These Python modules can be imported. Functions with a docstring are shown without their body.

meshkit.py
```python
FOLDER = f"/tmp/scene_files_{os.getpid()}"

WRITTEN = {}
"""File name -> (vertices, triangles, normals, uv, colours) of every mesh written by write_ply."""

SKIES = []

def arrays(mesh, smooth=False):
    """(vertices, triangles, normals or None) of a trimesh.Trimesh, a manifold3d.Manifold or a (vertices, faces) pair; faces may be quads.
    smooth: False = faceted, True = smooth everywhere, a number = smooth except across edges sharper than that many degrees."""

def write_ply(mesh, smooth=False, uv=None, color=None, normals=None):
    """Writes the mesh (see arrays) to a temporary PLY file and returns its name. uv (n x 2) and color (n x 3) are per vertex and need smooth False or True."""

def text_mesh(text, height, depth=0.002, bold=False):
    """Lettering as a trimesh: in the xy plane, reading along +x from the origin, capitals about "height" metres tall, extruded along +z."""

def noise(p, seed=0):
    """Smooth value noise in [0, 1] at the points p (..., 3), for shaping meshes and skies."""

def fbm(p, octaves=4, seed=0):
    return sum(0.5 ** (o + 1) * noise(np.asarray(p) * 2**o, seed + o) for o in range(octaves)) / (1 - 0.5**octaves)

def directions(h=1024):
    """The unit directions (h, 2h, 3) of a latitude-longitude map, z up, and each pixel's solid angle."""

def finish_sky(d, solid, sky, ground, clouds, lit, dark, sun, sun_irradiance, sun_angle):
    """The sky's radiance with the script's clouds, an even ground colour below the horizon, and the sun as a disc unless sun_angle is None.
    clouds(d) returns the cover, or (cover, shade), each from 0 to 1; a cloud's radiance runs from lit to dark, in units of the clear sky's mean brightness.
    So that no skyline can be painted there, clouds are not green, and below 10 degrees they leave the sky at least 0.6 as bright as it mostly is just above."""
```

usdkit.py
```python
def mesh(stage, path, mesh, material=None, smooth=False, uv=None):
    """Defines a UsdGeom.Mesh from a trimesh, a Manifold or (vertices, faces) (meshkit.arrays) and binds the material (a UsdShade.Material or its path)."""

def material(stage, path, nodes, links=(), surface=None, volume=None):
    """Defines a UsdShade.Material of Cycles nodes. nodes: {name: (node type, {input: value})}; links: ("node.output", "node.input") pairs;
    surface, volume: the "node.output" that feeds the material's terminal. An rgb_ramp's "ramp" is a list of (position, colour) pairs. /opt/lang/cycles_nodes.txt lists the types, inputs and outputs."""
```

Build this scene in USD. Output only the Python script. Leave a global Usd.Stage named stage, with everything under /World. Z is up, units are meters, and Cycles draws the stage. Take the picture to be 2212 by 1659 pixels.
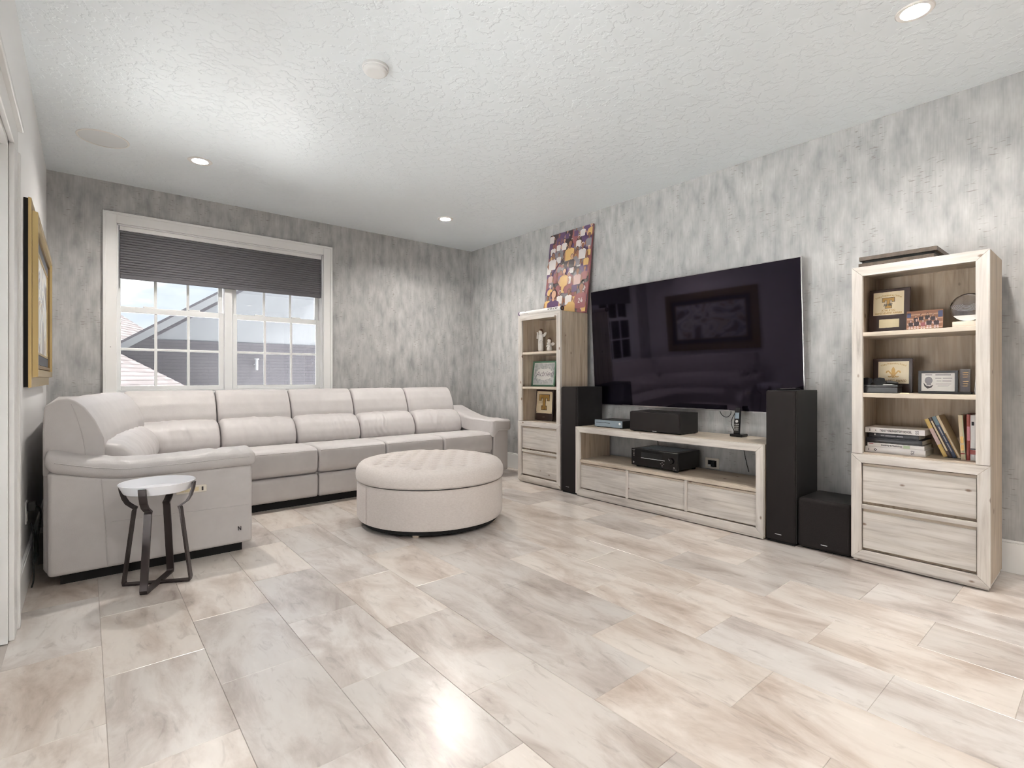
import math, random
import numpy as np, trimesh, manifold3d
from shapely.geometry import Polygon, LineString, Point, box as sbox
from shapely import affinity
from shapely.ops import unary_union
from pxr import Usd, UsdGeom, UsdLux, UsdShade, Gf, Sdf
import usdkit, meshkit

random.seed(7); RNG = np.random.default_rng(7)
stage = Usd.Stage.CreateInMemory()
UsdGeom.SetStageUpAxis(stage, 'Z'); UsdGeom.SetStageMetersPerUnit(stage, 1.0)
UsdGeom.Xform.Define(stage, '/World'); UsdGeom.Scope.Define(stage, '/World/Looks')

# ------------------------------------------------------------------ camera, sky, sun, exposure
YAW, EYE, FPX, HORIZON = 39.85, 1.069, 1104.0, 817.0
cam = UsdGeom.Camera.Define(stage, '/World/camera')
cam.AddTranslateOp().Set((0, 0, EYE)); cam.AddRotateXYZOp().Set((90, 0, -YAW))
cam.CreateHorizontalApertureAttr(36.0); cam.CreateVerticalApertureAttr(27.0)
cam.CreateFocalLengthAttr(36.0 * FPX / 2212)
cam.CreateVerticalApertureOffsetAttr(-(829.5 - HORIZON) / 2212 * 36.0)
cam.CreateClippingRangeAttr((0.02, 500.0))
cam.CreateExposureAttr(0.80)

LOOKS = {}
def look(name, nodes, links=(), surface='p.BSDF', volume=None):
    LOOKS[name] = usdkit.material(stage, '/World/Looks/' + name, nodes, links, surface=surface, volume=volume)
    return LOOKS[name]

SKY_STRENGTH, SUN_STRENGTH, LAMP_STRENGTH = 0.84, 19.5, 880.0
look('sky', {'tc': ('texture_coordinate', {}), 'mp': ('mapping', {'scale': (1.6, 1.6, 4.0)}),
             'n': ('noise_texture', {'scale': 2.2, 'detail': 6.0, 'roughness': 0.55}),
             'r': ('rgb_ramp', {'ramp': [(0.42, (0.56, 0.62, 0.78)), (0.52, (0.68, 0.73, 0.86)), (0.62, (1.12, 1.12, 1.12))]}),
             'b': ('background_shader', {'strength': SKY_STRENGTH})},
     [('tc.generated', 'mp.vector'), ('mp.vector', 'n.vector'), ('n.fac', 'r.fac'), ('r.color', 'b.color')], surface='b.background')
dome = UsdLux.DomeLight.Define(stage, '/World/sky_light')
dome.CreateIntensityAttr(SKY_STRENGTH); dome.CreateColorAttr((0.86, 0.93, 1.0))
UsdShade.MaterialBindingAPI.Apply(dome.GetPrim()).Bind(LOOKS['sky'])
sun = UsdLux.DistantLight.Define(stage, '/World/sun_light')
sun.CreateIntensityAttr(SUN_STRENGTH); sun.CreateAngleAttr(0.6); sun.CreateNormalizeAttr(True); sun.CreateColorAttr((1.0, 0.98, 0.965))
sd = np.array([0.50, -0.018, 0.86]); sd /= np.linalg.norm(sd)
sun.AddTransformOp().Set(Gf.Matrix4d().SetRotate(Gf.Rotation(Gf.Vec3d(0, 0, 1), Gf.Vec3d(*map(float, sd)))))

# ------------------------------------------------------------------ helpers
TAKEN = set()
BASE = {}
def unique(parent, name):
    p, k = f'{parent}/{name}', 0
    while p in TAKEN:
        k += 1; p = f'{parent}/{name}_{k:03d}'
    TAKEN.add(p); return p
def tag(prim, **kw):
    for k, v in kw.items():
        if v: prim.SetCustomDataByKey(k, v)
def thing(name, label, cat, loc=(0, 0, 0), group=None, kind=None):
    path = unique('/World', name)
    x = UsdGeom.Xform.Define(stage, path); x.AddTranslateOp().Set(tuple(map(float, loc)))
    BASE[path] = np.array(loc, float)
    tag(x.GetPrim(), label=label, category=cat, group=group, kind=kind)
    return path
def base_of(path):
    while path and path not in BASE: path = path.rpartition('/')[0]
    return BASE.get(path, np.zeros(3))
def part(parent, name, mesh, mat, smooth=False, label=None, kind=None):
    """One Mesh under a thing (or under a part of it); the mesh is given in world coordinates."""
    path = unique(parent, name)
    v, f = np.array(mesh.vertices), np.array(mesh.faces)
    m = usdkit.mesh(stage, path, trimesh.Trimesh(v - base_of(parent), f, process=False), LOOKS[mat], smooth=smooth)
    tag(m.GetPrim(), label=label, kind=kind)
    return path
def solo(name, mesh, mat, label, cat, smooth=False, group=None, kind=None):
    """A thing that is one mesh."""
    path = unique('/World', name)
    m = usdkit.mesh(stage, path, mesh, LOOKS[mat], smooth=smooth)
    tag(m.GetPrim(), label=label, category=cat, group=group, kind=kind)
    return path
cat_ = trimesh.util.concatenate
def _axis(a, b, r, k, step):
    if r <= 0: e0, e1 = [a], [b]
    else:
        q = [r * (1 - math.cos(math.pi / 2 * i / k)) for i in range(k)] if k > 1 else [0.0]
        e0 = [a + x for x in q] + [a + r]; e1 = [b - r] + [b - x for x in reversed(q)]
    lo, hi = e0[-1], e1[0]
    n = max(1, int(round((hi - lo) / step))) if step else 1
    mid = [lo + (hi - lo) * i / n for i in range(1, n)] if hi - lo > 1e-9 else []
    out = e0 + mid + e1
    res = [out[0]]
    for x in out[1:]:
        if x - res[-1] > 1e-7: res.append(x)
    return np.array(res)
def soft(x0, x1, y0, y1, z0, z1, r=0.003, k=1, step=None):
    """A box with rounded (k>1) or bevelled (k=1) edges; step grids its faces for later shaping."""
    r = min(r, 0.499 * (x1 - x0), 0.499 * (y1 - y0), 0.499 * (z1 - z0))
    A = [_axis(x0, x1, r, k, step), _axis(y0, y1, r, k, step), _axis(z0, z1, r, k, step)]
    V, F, off = [], [], 0
    for ax in range(3):
        u, v = (ax + 1) % 3, (ax + 2) % 3
        U, W = np.meshgrid(A[u], A[v], indexing='ij')
        for side in (0, 1):
            P = np.zeros((U.size, 3)); P[:, u] = U.ravel(); P[:, v] = W.ravel(); P[:, ax] = A[ax][-1 if side else 0]
            nu, nv = U.shape
            i = np.arange(nu * nv).reshape(nu, nv)
            a, b, c, d = i[:-1, :-1].ravel(), i[1:, :-1].ravel(), i[1:, 1:].ravel(), i[:-1, 1:].ravel()
            q = np.vstack([np.stack([a, b, c], 1), np.stack([a, c, d], 1)])
            if not side: q = q[:, ::-1]
            V.append(P); F.append(q + off); off += len(P)
    V, F = np.vstack(V), np.vstack(F)
    if r > 0:
        lo, hi = np.array([x0, y0, z0]) + r, np.array([x1, y1, z1]) - r
        q = np.clip(V, lo, hi); d = V - q; n = np.linalg.norm(d, axis=1, keepdims=True)
        V = np.where(n > 1e-9, q + r * d / np.maximum(n, 1e-12), V)
    m = trimesh.Trimesh(V, F, process=False); m.merge_vertices(digits_vertex=6)
    m.update_faces(m.nondegenerate_faces())
    return m
def bx(x0, x1, y0, y1, z0, z1, r=0.0): return soft(x0, x1, y0, y1, z0, z1, r, 1)
def frame(o, ex, ey):
    """4x4 of a local frame: x right, y up, z towards the viewer."""
    ex, ey = np.array(ex, float), np.array(ey, float); ex /= np.linalg.norm(ex); ey -= ex * (ex @ ey); ey /= np.linalg.norm(ey)
    M = np.eye(4); M[:3, 0], M[:3, 1], M[:3, 2], M[:3, 3] = ex, ey, np.cross(ex, ey), o
    return M
def put(mesh, M):
    m = mesh.copy(); m.apply_transform(M); return m
def ext(poly, d, z=0.0):
    ms = []
    for g in getattr(poly, 'geoms', [poly]):
        if g.geom_type == 'Polygon' and g.area > 1e-9:
            e = trimesh.creation.extrude_polygon(g, d, engine='earcut'); e.apply_translation((0, 0, z)); ms.append(e)
    return cat_(ms)
def tube(pts, r, n=8, smooth=True):
    P = np.array(pts, float)
    if smooth and len(P) > 2:
        from scipy.interpolate import CubicSpline
        t = np.r_[0, np.cumsum(np.linalg.norm(np.diff(P, axis=0), axis=1))]
        P = CubicSpline(t, P)(np.linspace(0, t[-1], max(8, 6 * len(P))))
    T = np.gradient(P, axis=0); T /= np.linalg.norm(T, axis=1, keepdims=True)
    u = np.cross(T[0], [0.3, 0.5, 0.81]); u /= np.linalg.norm(u); V = []
    for p, t in zip(P, T):
        u = u - t * (u @ t); u /= np.linalg.norm(u); w = np.cross(t, u)
        V.append([p + r * (math.cos(a) * u + math.sin(a) * w) for a in np.linspace(0, 2 * math.pi, n, endpoint=False)])
    V = np.array(V); F = []
    for i in range(len(P) - 1):
        for j in range(n):
            a, b, c, d = i * n + j, i * n + (j + 1) % n, (i + 1) * n + (j + 1) % n, (i + 1) * n + j
            F += [[a, b, c], [a, c, d]]
    L = len(P) * n
    vv = np.vstack([V.reshape(-1, 3), P[0], P[-1]])
    for j in range(n):
        F += [[L, (j + 1) % n, j], [L + 1, (len(P) - 1) * n + j, (len(P) - 1) * n + (j + 1) % n]]
    return trimesh.Trimesh(vv, F, process=False)
def lathe(profile, n=48, c=(0, 0, 0)):
    m = trimesh.creation.revolve(np.array(profile, float), sections=n)
    if m.volume < 0: m.invert()
    m.apply_translation(c); return m
def cyl(p, q, r, n=24):
    return trimesh.creation.cylinder(radius=r, segment=[p, q], sections=n)
def text(s, h, d=0.0006, bold=False, center=True, slant=0.0):
    m = meshkit.text_mesh(s, h, d, bold)
    if slant: m.vertices[:, 0] += slant * m.vertices[:, 1]
    if center: m.apply_translation((-(m.bounds[0, 0] + m.bounds[1, 0]) / 2, 0, 0))
    return m
def fit_text(s, w, h, d=0.0006, bold=False):
    m = text(s, 1.0, 1.0, bold); b = m.bounds
    m.apply_scale([w / (b[1, 0] - b[0, 0]), h / max(1e-6, b[1, 1] - b[0, 1]), d]); m.apply_translation((0, -m.bounds[0, 1], 0))
    return m
def arc_text(s, h, R, cx, cy, spread, d=0.0006):
    """Letters along an arc of radius R over the centre (cx, cy); spread = its half angle."""
    w = [(0.4 if c == ' ' else float(np.ptp(text(c, 1.0).bounds[:, 0])) + 0.12) for c in s]
    tot, at, out = sum(w), 0.0, []
    for c, k in zip(s, w):
        a = spread - 2 * spread * (at + k / 2) / tot; at += k
        if c == ' ': continue
        m = text(c, h, d)
        m.apply_transform(trimesh.transformations.rotation_matrix(a, [0, 0, 1]))
        m.apply_translation((cx - R * math.sin(a), cy + R * math.cos(a), 0)); out.append(m)
    return cat_(out)
def resample(poly, step):
    c = LineString(np.array(poly.exterior.coords)); n = max(12, int(c.length / step))
    return np.array([c.interpolate(i / n, normalized=True).coords[0] for i in range(n)])
def cushion(prof, L, r=0.025, round_=0.03, step=0.02, sstep=0.03, k=5, bulge=0.0, noise=None):
    """A profile (depth, height) swept along a length L, its ends rounded over by r: an upholstered cushion. Coordinates (along, depth, height)."""
    g = Polygon(prof).buffer(-round_).buffer(round_, quad_segs=6)
    P = resample(g, step)
    if Polygon(P).exterior.is_ccw is False: P = P[::-1]
    t = np.roll(P, -1, 0) - np.roll(P, 1, 0); t /= np.linalg.norm(t, axis=1, keepdims=True)
    N = np.stack([t[:, 1], -t[:, 0]], 1)
    e = [r * (1 - math.cos(math.pi / 2 * i / k)) for i in range(k)]
    n = max(2, int((L - 2 * r) / sstep))
    S = np.r_[e, np.linspace(r, L - r, n + 1), [L - x for x in reversed(e)]]
    V = []
    for s in S:
        q = min(s, L - s); off = 0.0 if q >= r else r - math.sqrt(max(0, r * r - (r - q) ** 2))
        b = bulge * (1 - (2 * s / L - 1) ** 2)
        V.append(np.c_[np.full(len(P), s), P - N * (off - b)])
    m, V = len(P), np.vstack(V)
    if noise is not None:
        nn = np.tile(N, (len(S), 1)); V[:, 1:] += nn * noise(V)[:, None]
    i = np.arange(len(S) * m).reshape(len(S), m); j = np.roll(i, -1, 1)
    a, b, c, d = i[:-1].ravel(), j[:-1].ravel(), j[1:].ravel(), i[1:].ravel()
    F = np.vstack([np.stack([a, b, c], 1), np.stack([a, c, d], 1)])
    cs = len(V); V = np.vstack([V, V[:m].mean(0), V[cs - m:cs].mean(0)])
    F = np.vstack([F, np.stack([np.full(m, cs), j[0], i[0]], 1), np.stack([np.full(m, cs + 1), i[-1], j[-1]], 1)])
    out = trimesh.Trimesh(V, F, process=False)
    if out.volume < 0: out.invert()
    return out
def remap(mesh, fn):
    v = np.array(mesh.vertices); m = trimesh.Trimesh(fn(v), mesh.faces, process=False)
    if m.volume < 0: m.invert()
    return m

# ------------------------------------------------------------------ materials
def plain(name, col, rough=0.5, metal=0.0, spec=0.5, **kw):
    look(name, {'p': ('principled_bsdf', {'base_color': col, 'roughness': rough, 'metallic': metal, 'specular_ior_level': spec, **kw})})
def grainy(name, c0, c1, scale, rough=0.5, bump=0.0, detail=4.0, bscale=None, lo=0.35, hi=0.65, spec=0.5, dist=0.002, **kw):
    """Two tones mixed by noise over the world position, with a fine relief."""
    nodes = {'g': ('geometry', {}), 'm': ('mapping', {'scale': scale if np.ndim(scale) else (scale,) * 3}),
             'n': ('noise_texture', {'scale': 1.0, 'detail': detail, 'roughness': 0.6}),
             'r': ('rgb_ramp', {'ramp': [(lo, c0), (hi, c1)]}),
             'p': ('principled_bsdf', {'roughness': rough, 'specular_ior_level': spec, **kw})}
    links = [('g.position', 'm.vector'), ('m.vector', 'n.vector'), ('n.fac', 'r.fac'), ('r.color', 'p.base_color')]
    if bump:
        nodes['bn'] = ('noise_texture', {'scale': bscale or 200.0, 'detail': 3.0}); nodes['b'] = ('bump', {'strength': bump, 'distance': dist})
        links += [('g.position', 'bn.vector'), ('bn.fac', 'b.height'), ('b.normal', 'p.normal')]
    look(name, nodes, links)

plain('white_paint', (0.86, 0.855, 0.85), 0.45)
plain('trim_white', (0.84, 0.84, 0.83), 0.3)
plain('vinyl_white', (0.82, 0.83, 0.83), 0.3)
plain('black_satin', (0.012, 0.011, 0.011), 0.42)
plain('black_gloss', (0.006, 0.006, 0.007), 0.12)
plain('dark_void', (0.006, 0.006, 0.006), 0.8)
plain('cable_black', (0.01, 0.01, 0.01), 0.45)
plain('silver', (0.75, 0.76, 0.78), 0.25, 1.0)
plain('white_plastic', (0.80, 0.80, 0.79), 0.4)
plain('ivory_plastic', (0.72, 0.67, 0.58), 0.4)
plain('ink_dark', (0.03, 0.025, 0.03), 0.6)
plain('ink_brown', (0.22, 0.12, 0.03), 0.5)
plain('ink_gold', (0.42, 0.24, 0.06), 0.35, 0.3)
plain('exterior_trim', (0.160, 0.165, 0.175), 0.6)
plain('brass_plate', (0.78, 0.66, 0.46), 0.30, 0.15)
plain('brass_pale', (0.74, 0.64, 0.42), 0.3, 0.15)
plain('mahogany', (0.035, 0.017, 0.014), 0.3)
plain('black_frame', (0.012, 0.010, 0.010), 0.35)
plain('paper', (0.78, 0.76, 0.73), 0.6)
plain('paper_cream', (0.76, 0.68, 0.58), 0.7)
plain('console_grey', (0.22, 0.27, 0.31), 0.4)
plain('angel_white', (0.78, 0.74, 0.70), 0.6)
plain('angel_hair', (0.12, 0.06, 0.035), 0.7)
plain('green_frame', (0.10, 0.20, 0.13), 0.4)
plain('tv_metal', (0.55, 0.53, 0.52), 0.3, 1.0)
plain('bronze', (0.036, 0.026, 0.025), 0.35, 0.35)
plain('lamp_housing', (0.85, 0.83, 0.80), 0.4)
plain('grille_cloth', (0.74, 0.76, 0.77), 0.8)
plain('metal_tray', (0.84, 0.85, 0.89), 0.22)
plain('gold_leaf', (0.56, 0.42, 0.20), 0.30, 0.9)
plain('gold_dark', (0.22, 0.14, 0.055), 0.4, 0.7)
plain('liner_dark', (0.05, 0.055, 0.07), 0.5)
plain('tv_screen', (0.0030, 0.0024, 0.0045), 0.04, spec=0.50, specular_tint=(0.86, 0.74, 1.0))
look('lamp_glow', {'e': ('emission', {'color': (1.0, 0.945, 0.89), 'strength': LAMP_STRENGTH})}, surface='e.emission')
look('window_glass', {'t': ('transparent_bsdf', {'color': (0.97, 0.985, 0.98)}), 'g': ('glossy_bsdf', {'roughness': 0.0, 'color': (1, 1, 1)}),
                      'f': ('fresnel', {'IOR': 1.45}), 'm': ('mix_closure', {})},
     [('f.fac', 'm.fac'), ('t.BSDF', 'm.closure1'), ('g.BSDF', 'm.closure2')], surface='m.closure')
look('acrylic', {'p': ('principled_bsdf', {'base_color': (0.97, 0.97, 0.98), 'roughness': 0.03, 'transmission_weight': 1.0, 'ior': 1.45})})
look('acrylic_frost', {'p': ('principled_bsdf', {'base_color': (0.86, 0.88, 0.92), 'roughness': 0.35, 'transmission_weight': 0.35, 'ior': 1.45})})
grainy('leather', (0.520, 0.495, 0.490), (0.555, 0.530, 0.522), 9.0, 0.44, 0.25, bscale=260.0, spec=0.40)
grainy('linen', (0.60, 0.545, 0.51), (0.66, 0.605, 0.57), (60, 60, 160), 0.9, 0.5, bscale=420.0, spec=0.2, sheen_weight=0.25)
grainy('speaker_black', (0.010, 0.009, 0.009), (0.015, 0.0135, 0.0135), 70.0, 0.5, 0.3, bscale=500.0, spec=0.35)
grainy('speaker_cloth', (0.014, 0.0115, 0.0115), (0.020, 0.017, 0.0165), 300.0, 0.85, 0.4, bscale=700.0, spec=0.2)
grainy('soil', (0.36, 0.36, 0.36), (0.44, 0.44, 0.44), 1.2, 0.95)
plain('shade_cloth', (0.150, 0.147, 0.158), 0.9, spec=0.1)
grainy('patio', (0.78, 0.78, 0.78), (0.86, 0.86, 0.86), 1.5, 0.9)
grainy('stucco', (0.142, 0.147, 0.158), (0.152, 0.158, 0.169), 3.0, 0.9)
grainy('oil_frame', (0.05, 0.035, 0.025), (0.10, 0.075, 0.055), (4, 30, 30), 0.45)

# ceiling: white paint with a knock-down relief
look('ceiling_paint', {'g': ('geometry', {}), 'n': ('noise_texture', {'scale': 16.0, 'detail': 3.0, 'roughness': 0.55}), 'r': ('rgb_ramp', {'ramp': [(0.50, (0, 0, 0)), (0.57, (1, 1, 1))]}),
                       'b': ('bump', {'strength': 0.35, 'distance': 0.004}), 'p': ('principled_bsdf', {'base_color': (0.815, 0.865, 0.895), 'roughness': 0.42, 'specular_ior_level': 0.5})},
     [('g.position', 'n.vector'), ('n.fac', 'r.fac'), ('r.color', 'b.height'), ('b.normal', 'p.normal')])
# wallpaper: brushed vertical streaks, clouds and short horizontal thread marks
look('wallpaper', {
    'g': ('geometry', {}), 's': ('separate_xyz', {}), 'a': ('math', {'math_type': 'subtract'}), 'c': ('combine_xyz', {}),
    'm1': ('mapping', {'scale': (13.0, 4.5, 1.0)}), 'n1': ('noise_texture', {'scale': 1.0, 'detail': 3.0, 'roughness': 0.55}),
    'm2': ('mapping', {'scale': (150.0, 5.0, 1.0)}), 'n2': ('noise_texture', {'scale': 1.0, 'detail': 2.0}),
    'm3': ('mapping', {'scale': (21.0, 100.0, 1.0), 'location': (3.1, 7.7, 0.0)}), 'n3': ('noise_texture', {'scale': 1.0, 'detail': 1.0}),
    'm4': ('mapping', {'scale': (9.0, 3.0, 1.0), 'location': (13.1, 1.7, 0.0)}), 'n4': ('noise_texture', {'scale': 1.0, 'detail': 2.0}),
    'r1': ('rgb_ramp', {'ramp': [(0.28, (0.308, 0.310, 0.310)), (0.44, (0.412, 0.411, 0.408)), (0.58, (0.480, 0.477, 0.471)), (0.74, (0.568, 0.563, 0.555))]}),
    'r2': ('rgb_ramp', {'ramp': [(0.40, (0.955, 0.955, 0.955)), (0.60, (1.03, 1.03, 1.03))]}),
    'r3': ('rgb_ramp', {'ramp': [(0.635, (0, 0, 0)), (0.69, (0.9, 0.9, 0.9))]}),
    'r4': ('rgb_ramp', {'ramp': [(0.50, (0, 0, 0)), (0.58, (0.75, 0.75, 0.75))]}),
    'x1': ('mix', {'mix_type': 'multiply', 'fac': 1.0}), 'x2': ('mix', {'mix_type': 'multiply', 'fac': 1.0}),
    'x3': ('mix', {'mix_type': 'mix', 'color2': (0.235, 0.21, 0.19)}),
    'b': ('bump', {'strength': 0.25, 'distance': 0.002}),
    'p': ('principled_bsdf', {'roughness': 0.48, 'specular_ior_level': 0.45})},
     [('g.position', 's.vector'), ('s.x', 'a.value1'), ('s.y', 'a.value2'), ('a.value', 'c.x'), ('s.z', 'c.y')] +
     [x for k in '1234' for x in (('c.vector', f'm{k}.vector'), (f'm{k}.vector', f'n{k}.vector'), (f'n{k}.fac', f'r{k}.fac'))] +
     [('r1.color', 'x1.color1'), ('r2.color', 'x1.color2'), ('r3.color', 'x2.color1'), ('r4.color', 'x2.color2'),
      ('x1.color', 'x3.color1'), ('x2.color', 'x3.fac'), ('x3.color', 'p.base_color'), ('n2.fac', 'b.height'), ('b.normal', 'p.normal')])
# floor tiles: six prints of one clouded, streaked stone-and-timber look
for q in range(6):
    t = (0.915, 1.03, 0.875, 1.055, 0.97, 1.0)[q]; w = (0.0, 0.012, -0.006, 0.006, 0.014, -0.01)[q]
    C = lambda r, g, b: ((r + w) * t, g * t, (b - w) * t)
    look(f'floor_tile_print_{q}', {
        'g': ('geometry', {}), 'm1': ('mapping', {'scale': (5.5, 2.0, 1.0), 'location': (7.3 * q, 3.9 * q, 0)}), 'n1': ('noise_texture', {'scale': 1.0, 'detail': 6.0, 'roughness': 0.62, 'distortion': 0.5}),
        'm2': ('mapping', {'scale': (26.0, 7.0, 1.0), 'location': (2.3 * q, 9.9 * q, 0)}), 'n2': ('noise_texture', {'scale': 1.0, 'detail': 4.0, 'roughness': 0.6, 'distortion': 0.8}),
        'r1': ('rgb_ramp', {'ramp': [(0.32, C(0.39, 0.325, 0.28)), (0.45, C(0.54, 0.48, 0.435)), (0.55, C(0.645, 0.598, 0.555)), (0.72, C(0.69, 0.652, 0.61))]}),
        'r2': ('rgb_ramp', {'ramp': [(0.30, (0.78, 0.765, 0.76)), (0.42, (0.98, 0.98, 0.98)), (0.60, (1.0, 1.0, 1.0)), (0.72, (1.06, 1.055, 1.05))]}),
        'x': ('mix', {'mix_type': 'multiply', 'fac': 1.0}), 'b': ('bump', {'strength': 0.12, 'distance': 0.002}),
        'p': ('principled_bsdf', {'roughness': 0.28, 'ior': 1.75, 'specular_ior_level': 1.0})},
         [('g.position', 'm1.vector'), ('m1.vector', 'n1.vector'), ('n1.fac', 'r1.fac'), ('g.position', 'm2.vector'), ('m2.vector', 'n2.vector'), ('n2.fac', 'r2.fac'),
          ('r1.color', 'x.color1'), ('r2.color', 'x.color2'), ('x.color', 'p.base_color'), ('n2.fac', 'b.height'), ('b.normal', 'p.normal')])
plain('tile_joint', (0.44, 0.40, 0.37), 0.6)
# whitewashed pine with its grain along one axis, and the browner pine of the sides and backs
def pine(name, axis, tones, seed):
    sc = {'y': (30.0, 1.7, 30.0), 'z': (30.0, 30.0, 1.7)}[axis]; ks = {'y': (9.0, 6.0, 11.0), 'z': (9.0, 11.0, 6.0)}[axis]; ps = {'y': (9.0, 2.2, 9.0), 'z': (9.0, 9.0, 2.2)}[axis]
    look(name, {
        'g': ('geometry', {}), 'm': ('mapping', {'scale': sc, 'location': (seed, seed * 1.7, seed * .6)}), 'n': ('noise_texture', {'scale': 1.0, 'detail': 5.0, 'roughness': 0.6, 'distortion': 1.1}),
        'r': ('rgb_ramp', {'ramp': [(0.30, tones[0]), (0.45, tones[1]), (0.62, tones[2])]}),
        'mk': ('mapping', {'scale': ks, 'location': (seed, seed, seed)}), 'v': ('voronoi_texture', {'scale': 1.0, 'feature': 'f1', 'randomness': 1.0}),
        'rk': ('rgb_ramp', {'ramp': [(0.0, (1, 1, 1)), (0.065, (0.85, 0.85, 0.85)), (0.11, (0, 0, 0))]}),
        'mq': ('mapping', {'scale': ps, 'location': (seed * 3, seed, seed * 2)}), 'q': ('noise_texture', {'scale': 1.0, 'detail': 3.0, 'distortion': 0.6}),
        'rq': ('rgb_ramp', {'ramp': [(0.36, (0.84, 0.835, 0.84)), (0.50, (0.96, 0.96, 0.96)), (0.64, (1.03, 1.02, 1.01))]}), 'y': ('mix', {'mix_type': 'multiply', 'fac': 1.0}),
        'x': ('mix', {'mix_type': 'mix', 'color2': tones[3]}), 'b': ('bump', {'strength': 0.2, 'distance': 0.001}),
        'p': ('principled_bsdf', {'roughness': 0.55, 'specular_ior_level': 0.35})},
         [('g.position', 'm.vector'), ('m.vector', 'n.vector'), ('n.fac', 'r.fac'), ('g.position', 'mk.vector'), ('mk.vector', 'v.vector'), ('v.distance', 'rk.fac'),
          ('g.position', 'mq.vector'), ('mq.vector', 'q.vector'), ('q.fac', 'rq.fac'), ('r.color', 'y.color1'), ('rq.color', 'y.color2'), ('rk.color', 'x.fac'), ('y.color', 'x.color1'), ('x.color', 'p.base_color'), ('n.fac', 'b.height'), ('b.normal', 'p.normal')])
WASH = [(0.42, 0.38, 0.345), (0.58, 0.54, 0.495), (0.66, 0.625, 0.585), (0.20, 0.13, 0.09)]
BROWN = [(0.34, 0.265, 0.19), (0.46, 0.375, 0.285), (0.53, 0.44, 0.345), (0.11, 0.06, 0.035)]
BACKING = [(0.26, 0.19, 0.13), (0.35, 0.27, 0.195), (0.41, 0.325, 0.24), (0.08, 0.045, 0.025)]
pine('pine_wash_level', 'y', WASH, 1.3); pine('pine_wash_upright', 'z', WASH, 4.1); pine('pine_wash_drawer', 'y', WASH, 8.2)
pine('pine_brown_upright', 'z', BROWN, 2.2); pine('pine_backing', 'z', BACKING, 5.4); pine('pine_shelf', 'y', [(0.44, 0.37, 0.29), (0.56, 0.48, 0.39), (0.63, 0.56, 0.47), (0.18, 0.11, 0.07)], 6.6)
# outdoors
look('shingle', {'g': ('geometry', {}), 'm': ('mapping', {'rotation': (0, 0, -math.atan2(0.894, 0.447)), 'scale': (1, 1, 0)}),
                 'k': ('brick_texture', {'scale': 1.0, 'brick_width': 0.33, 'row_height': 0.125, 'mortar_size': 0.004, 'color1': (0.0140, 0.0118, 0.0122), 'color2': (0.0240, 0.0208, 0.0215), 'mortar': (0.008, 0.007, 0.007), 'bias': 0.1}),
                 'p': ('principled_bsdf', {'roughness': 0.95, 'specular_ior_level': 0.1})},
     [('g.position', 'm.vector'), ('m.vector', 'k.vector'), ('k.color', 'p.base_color')])
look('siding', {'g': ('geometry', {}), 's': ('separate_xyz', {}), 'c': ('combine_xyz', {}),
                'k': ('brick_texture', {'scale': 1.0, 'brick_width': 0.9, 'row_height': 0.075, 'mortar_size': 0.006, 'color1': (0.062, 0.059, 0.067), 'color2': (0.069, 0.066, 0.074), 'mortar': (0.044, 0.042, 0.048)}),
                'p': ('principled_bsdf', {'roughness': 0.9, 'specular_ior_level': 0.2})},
     [('g.position', 's.vector'), ('s.x', 'c.x'), ('s.z', 'c.y'), ('c.vector', 'k.vector'), ('k.color', 'p.base_color')])

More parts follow.
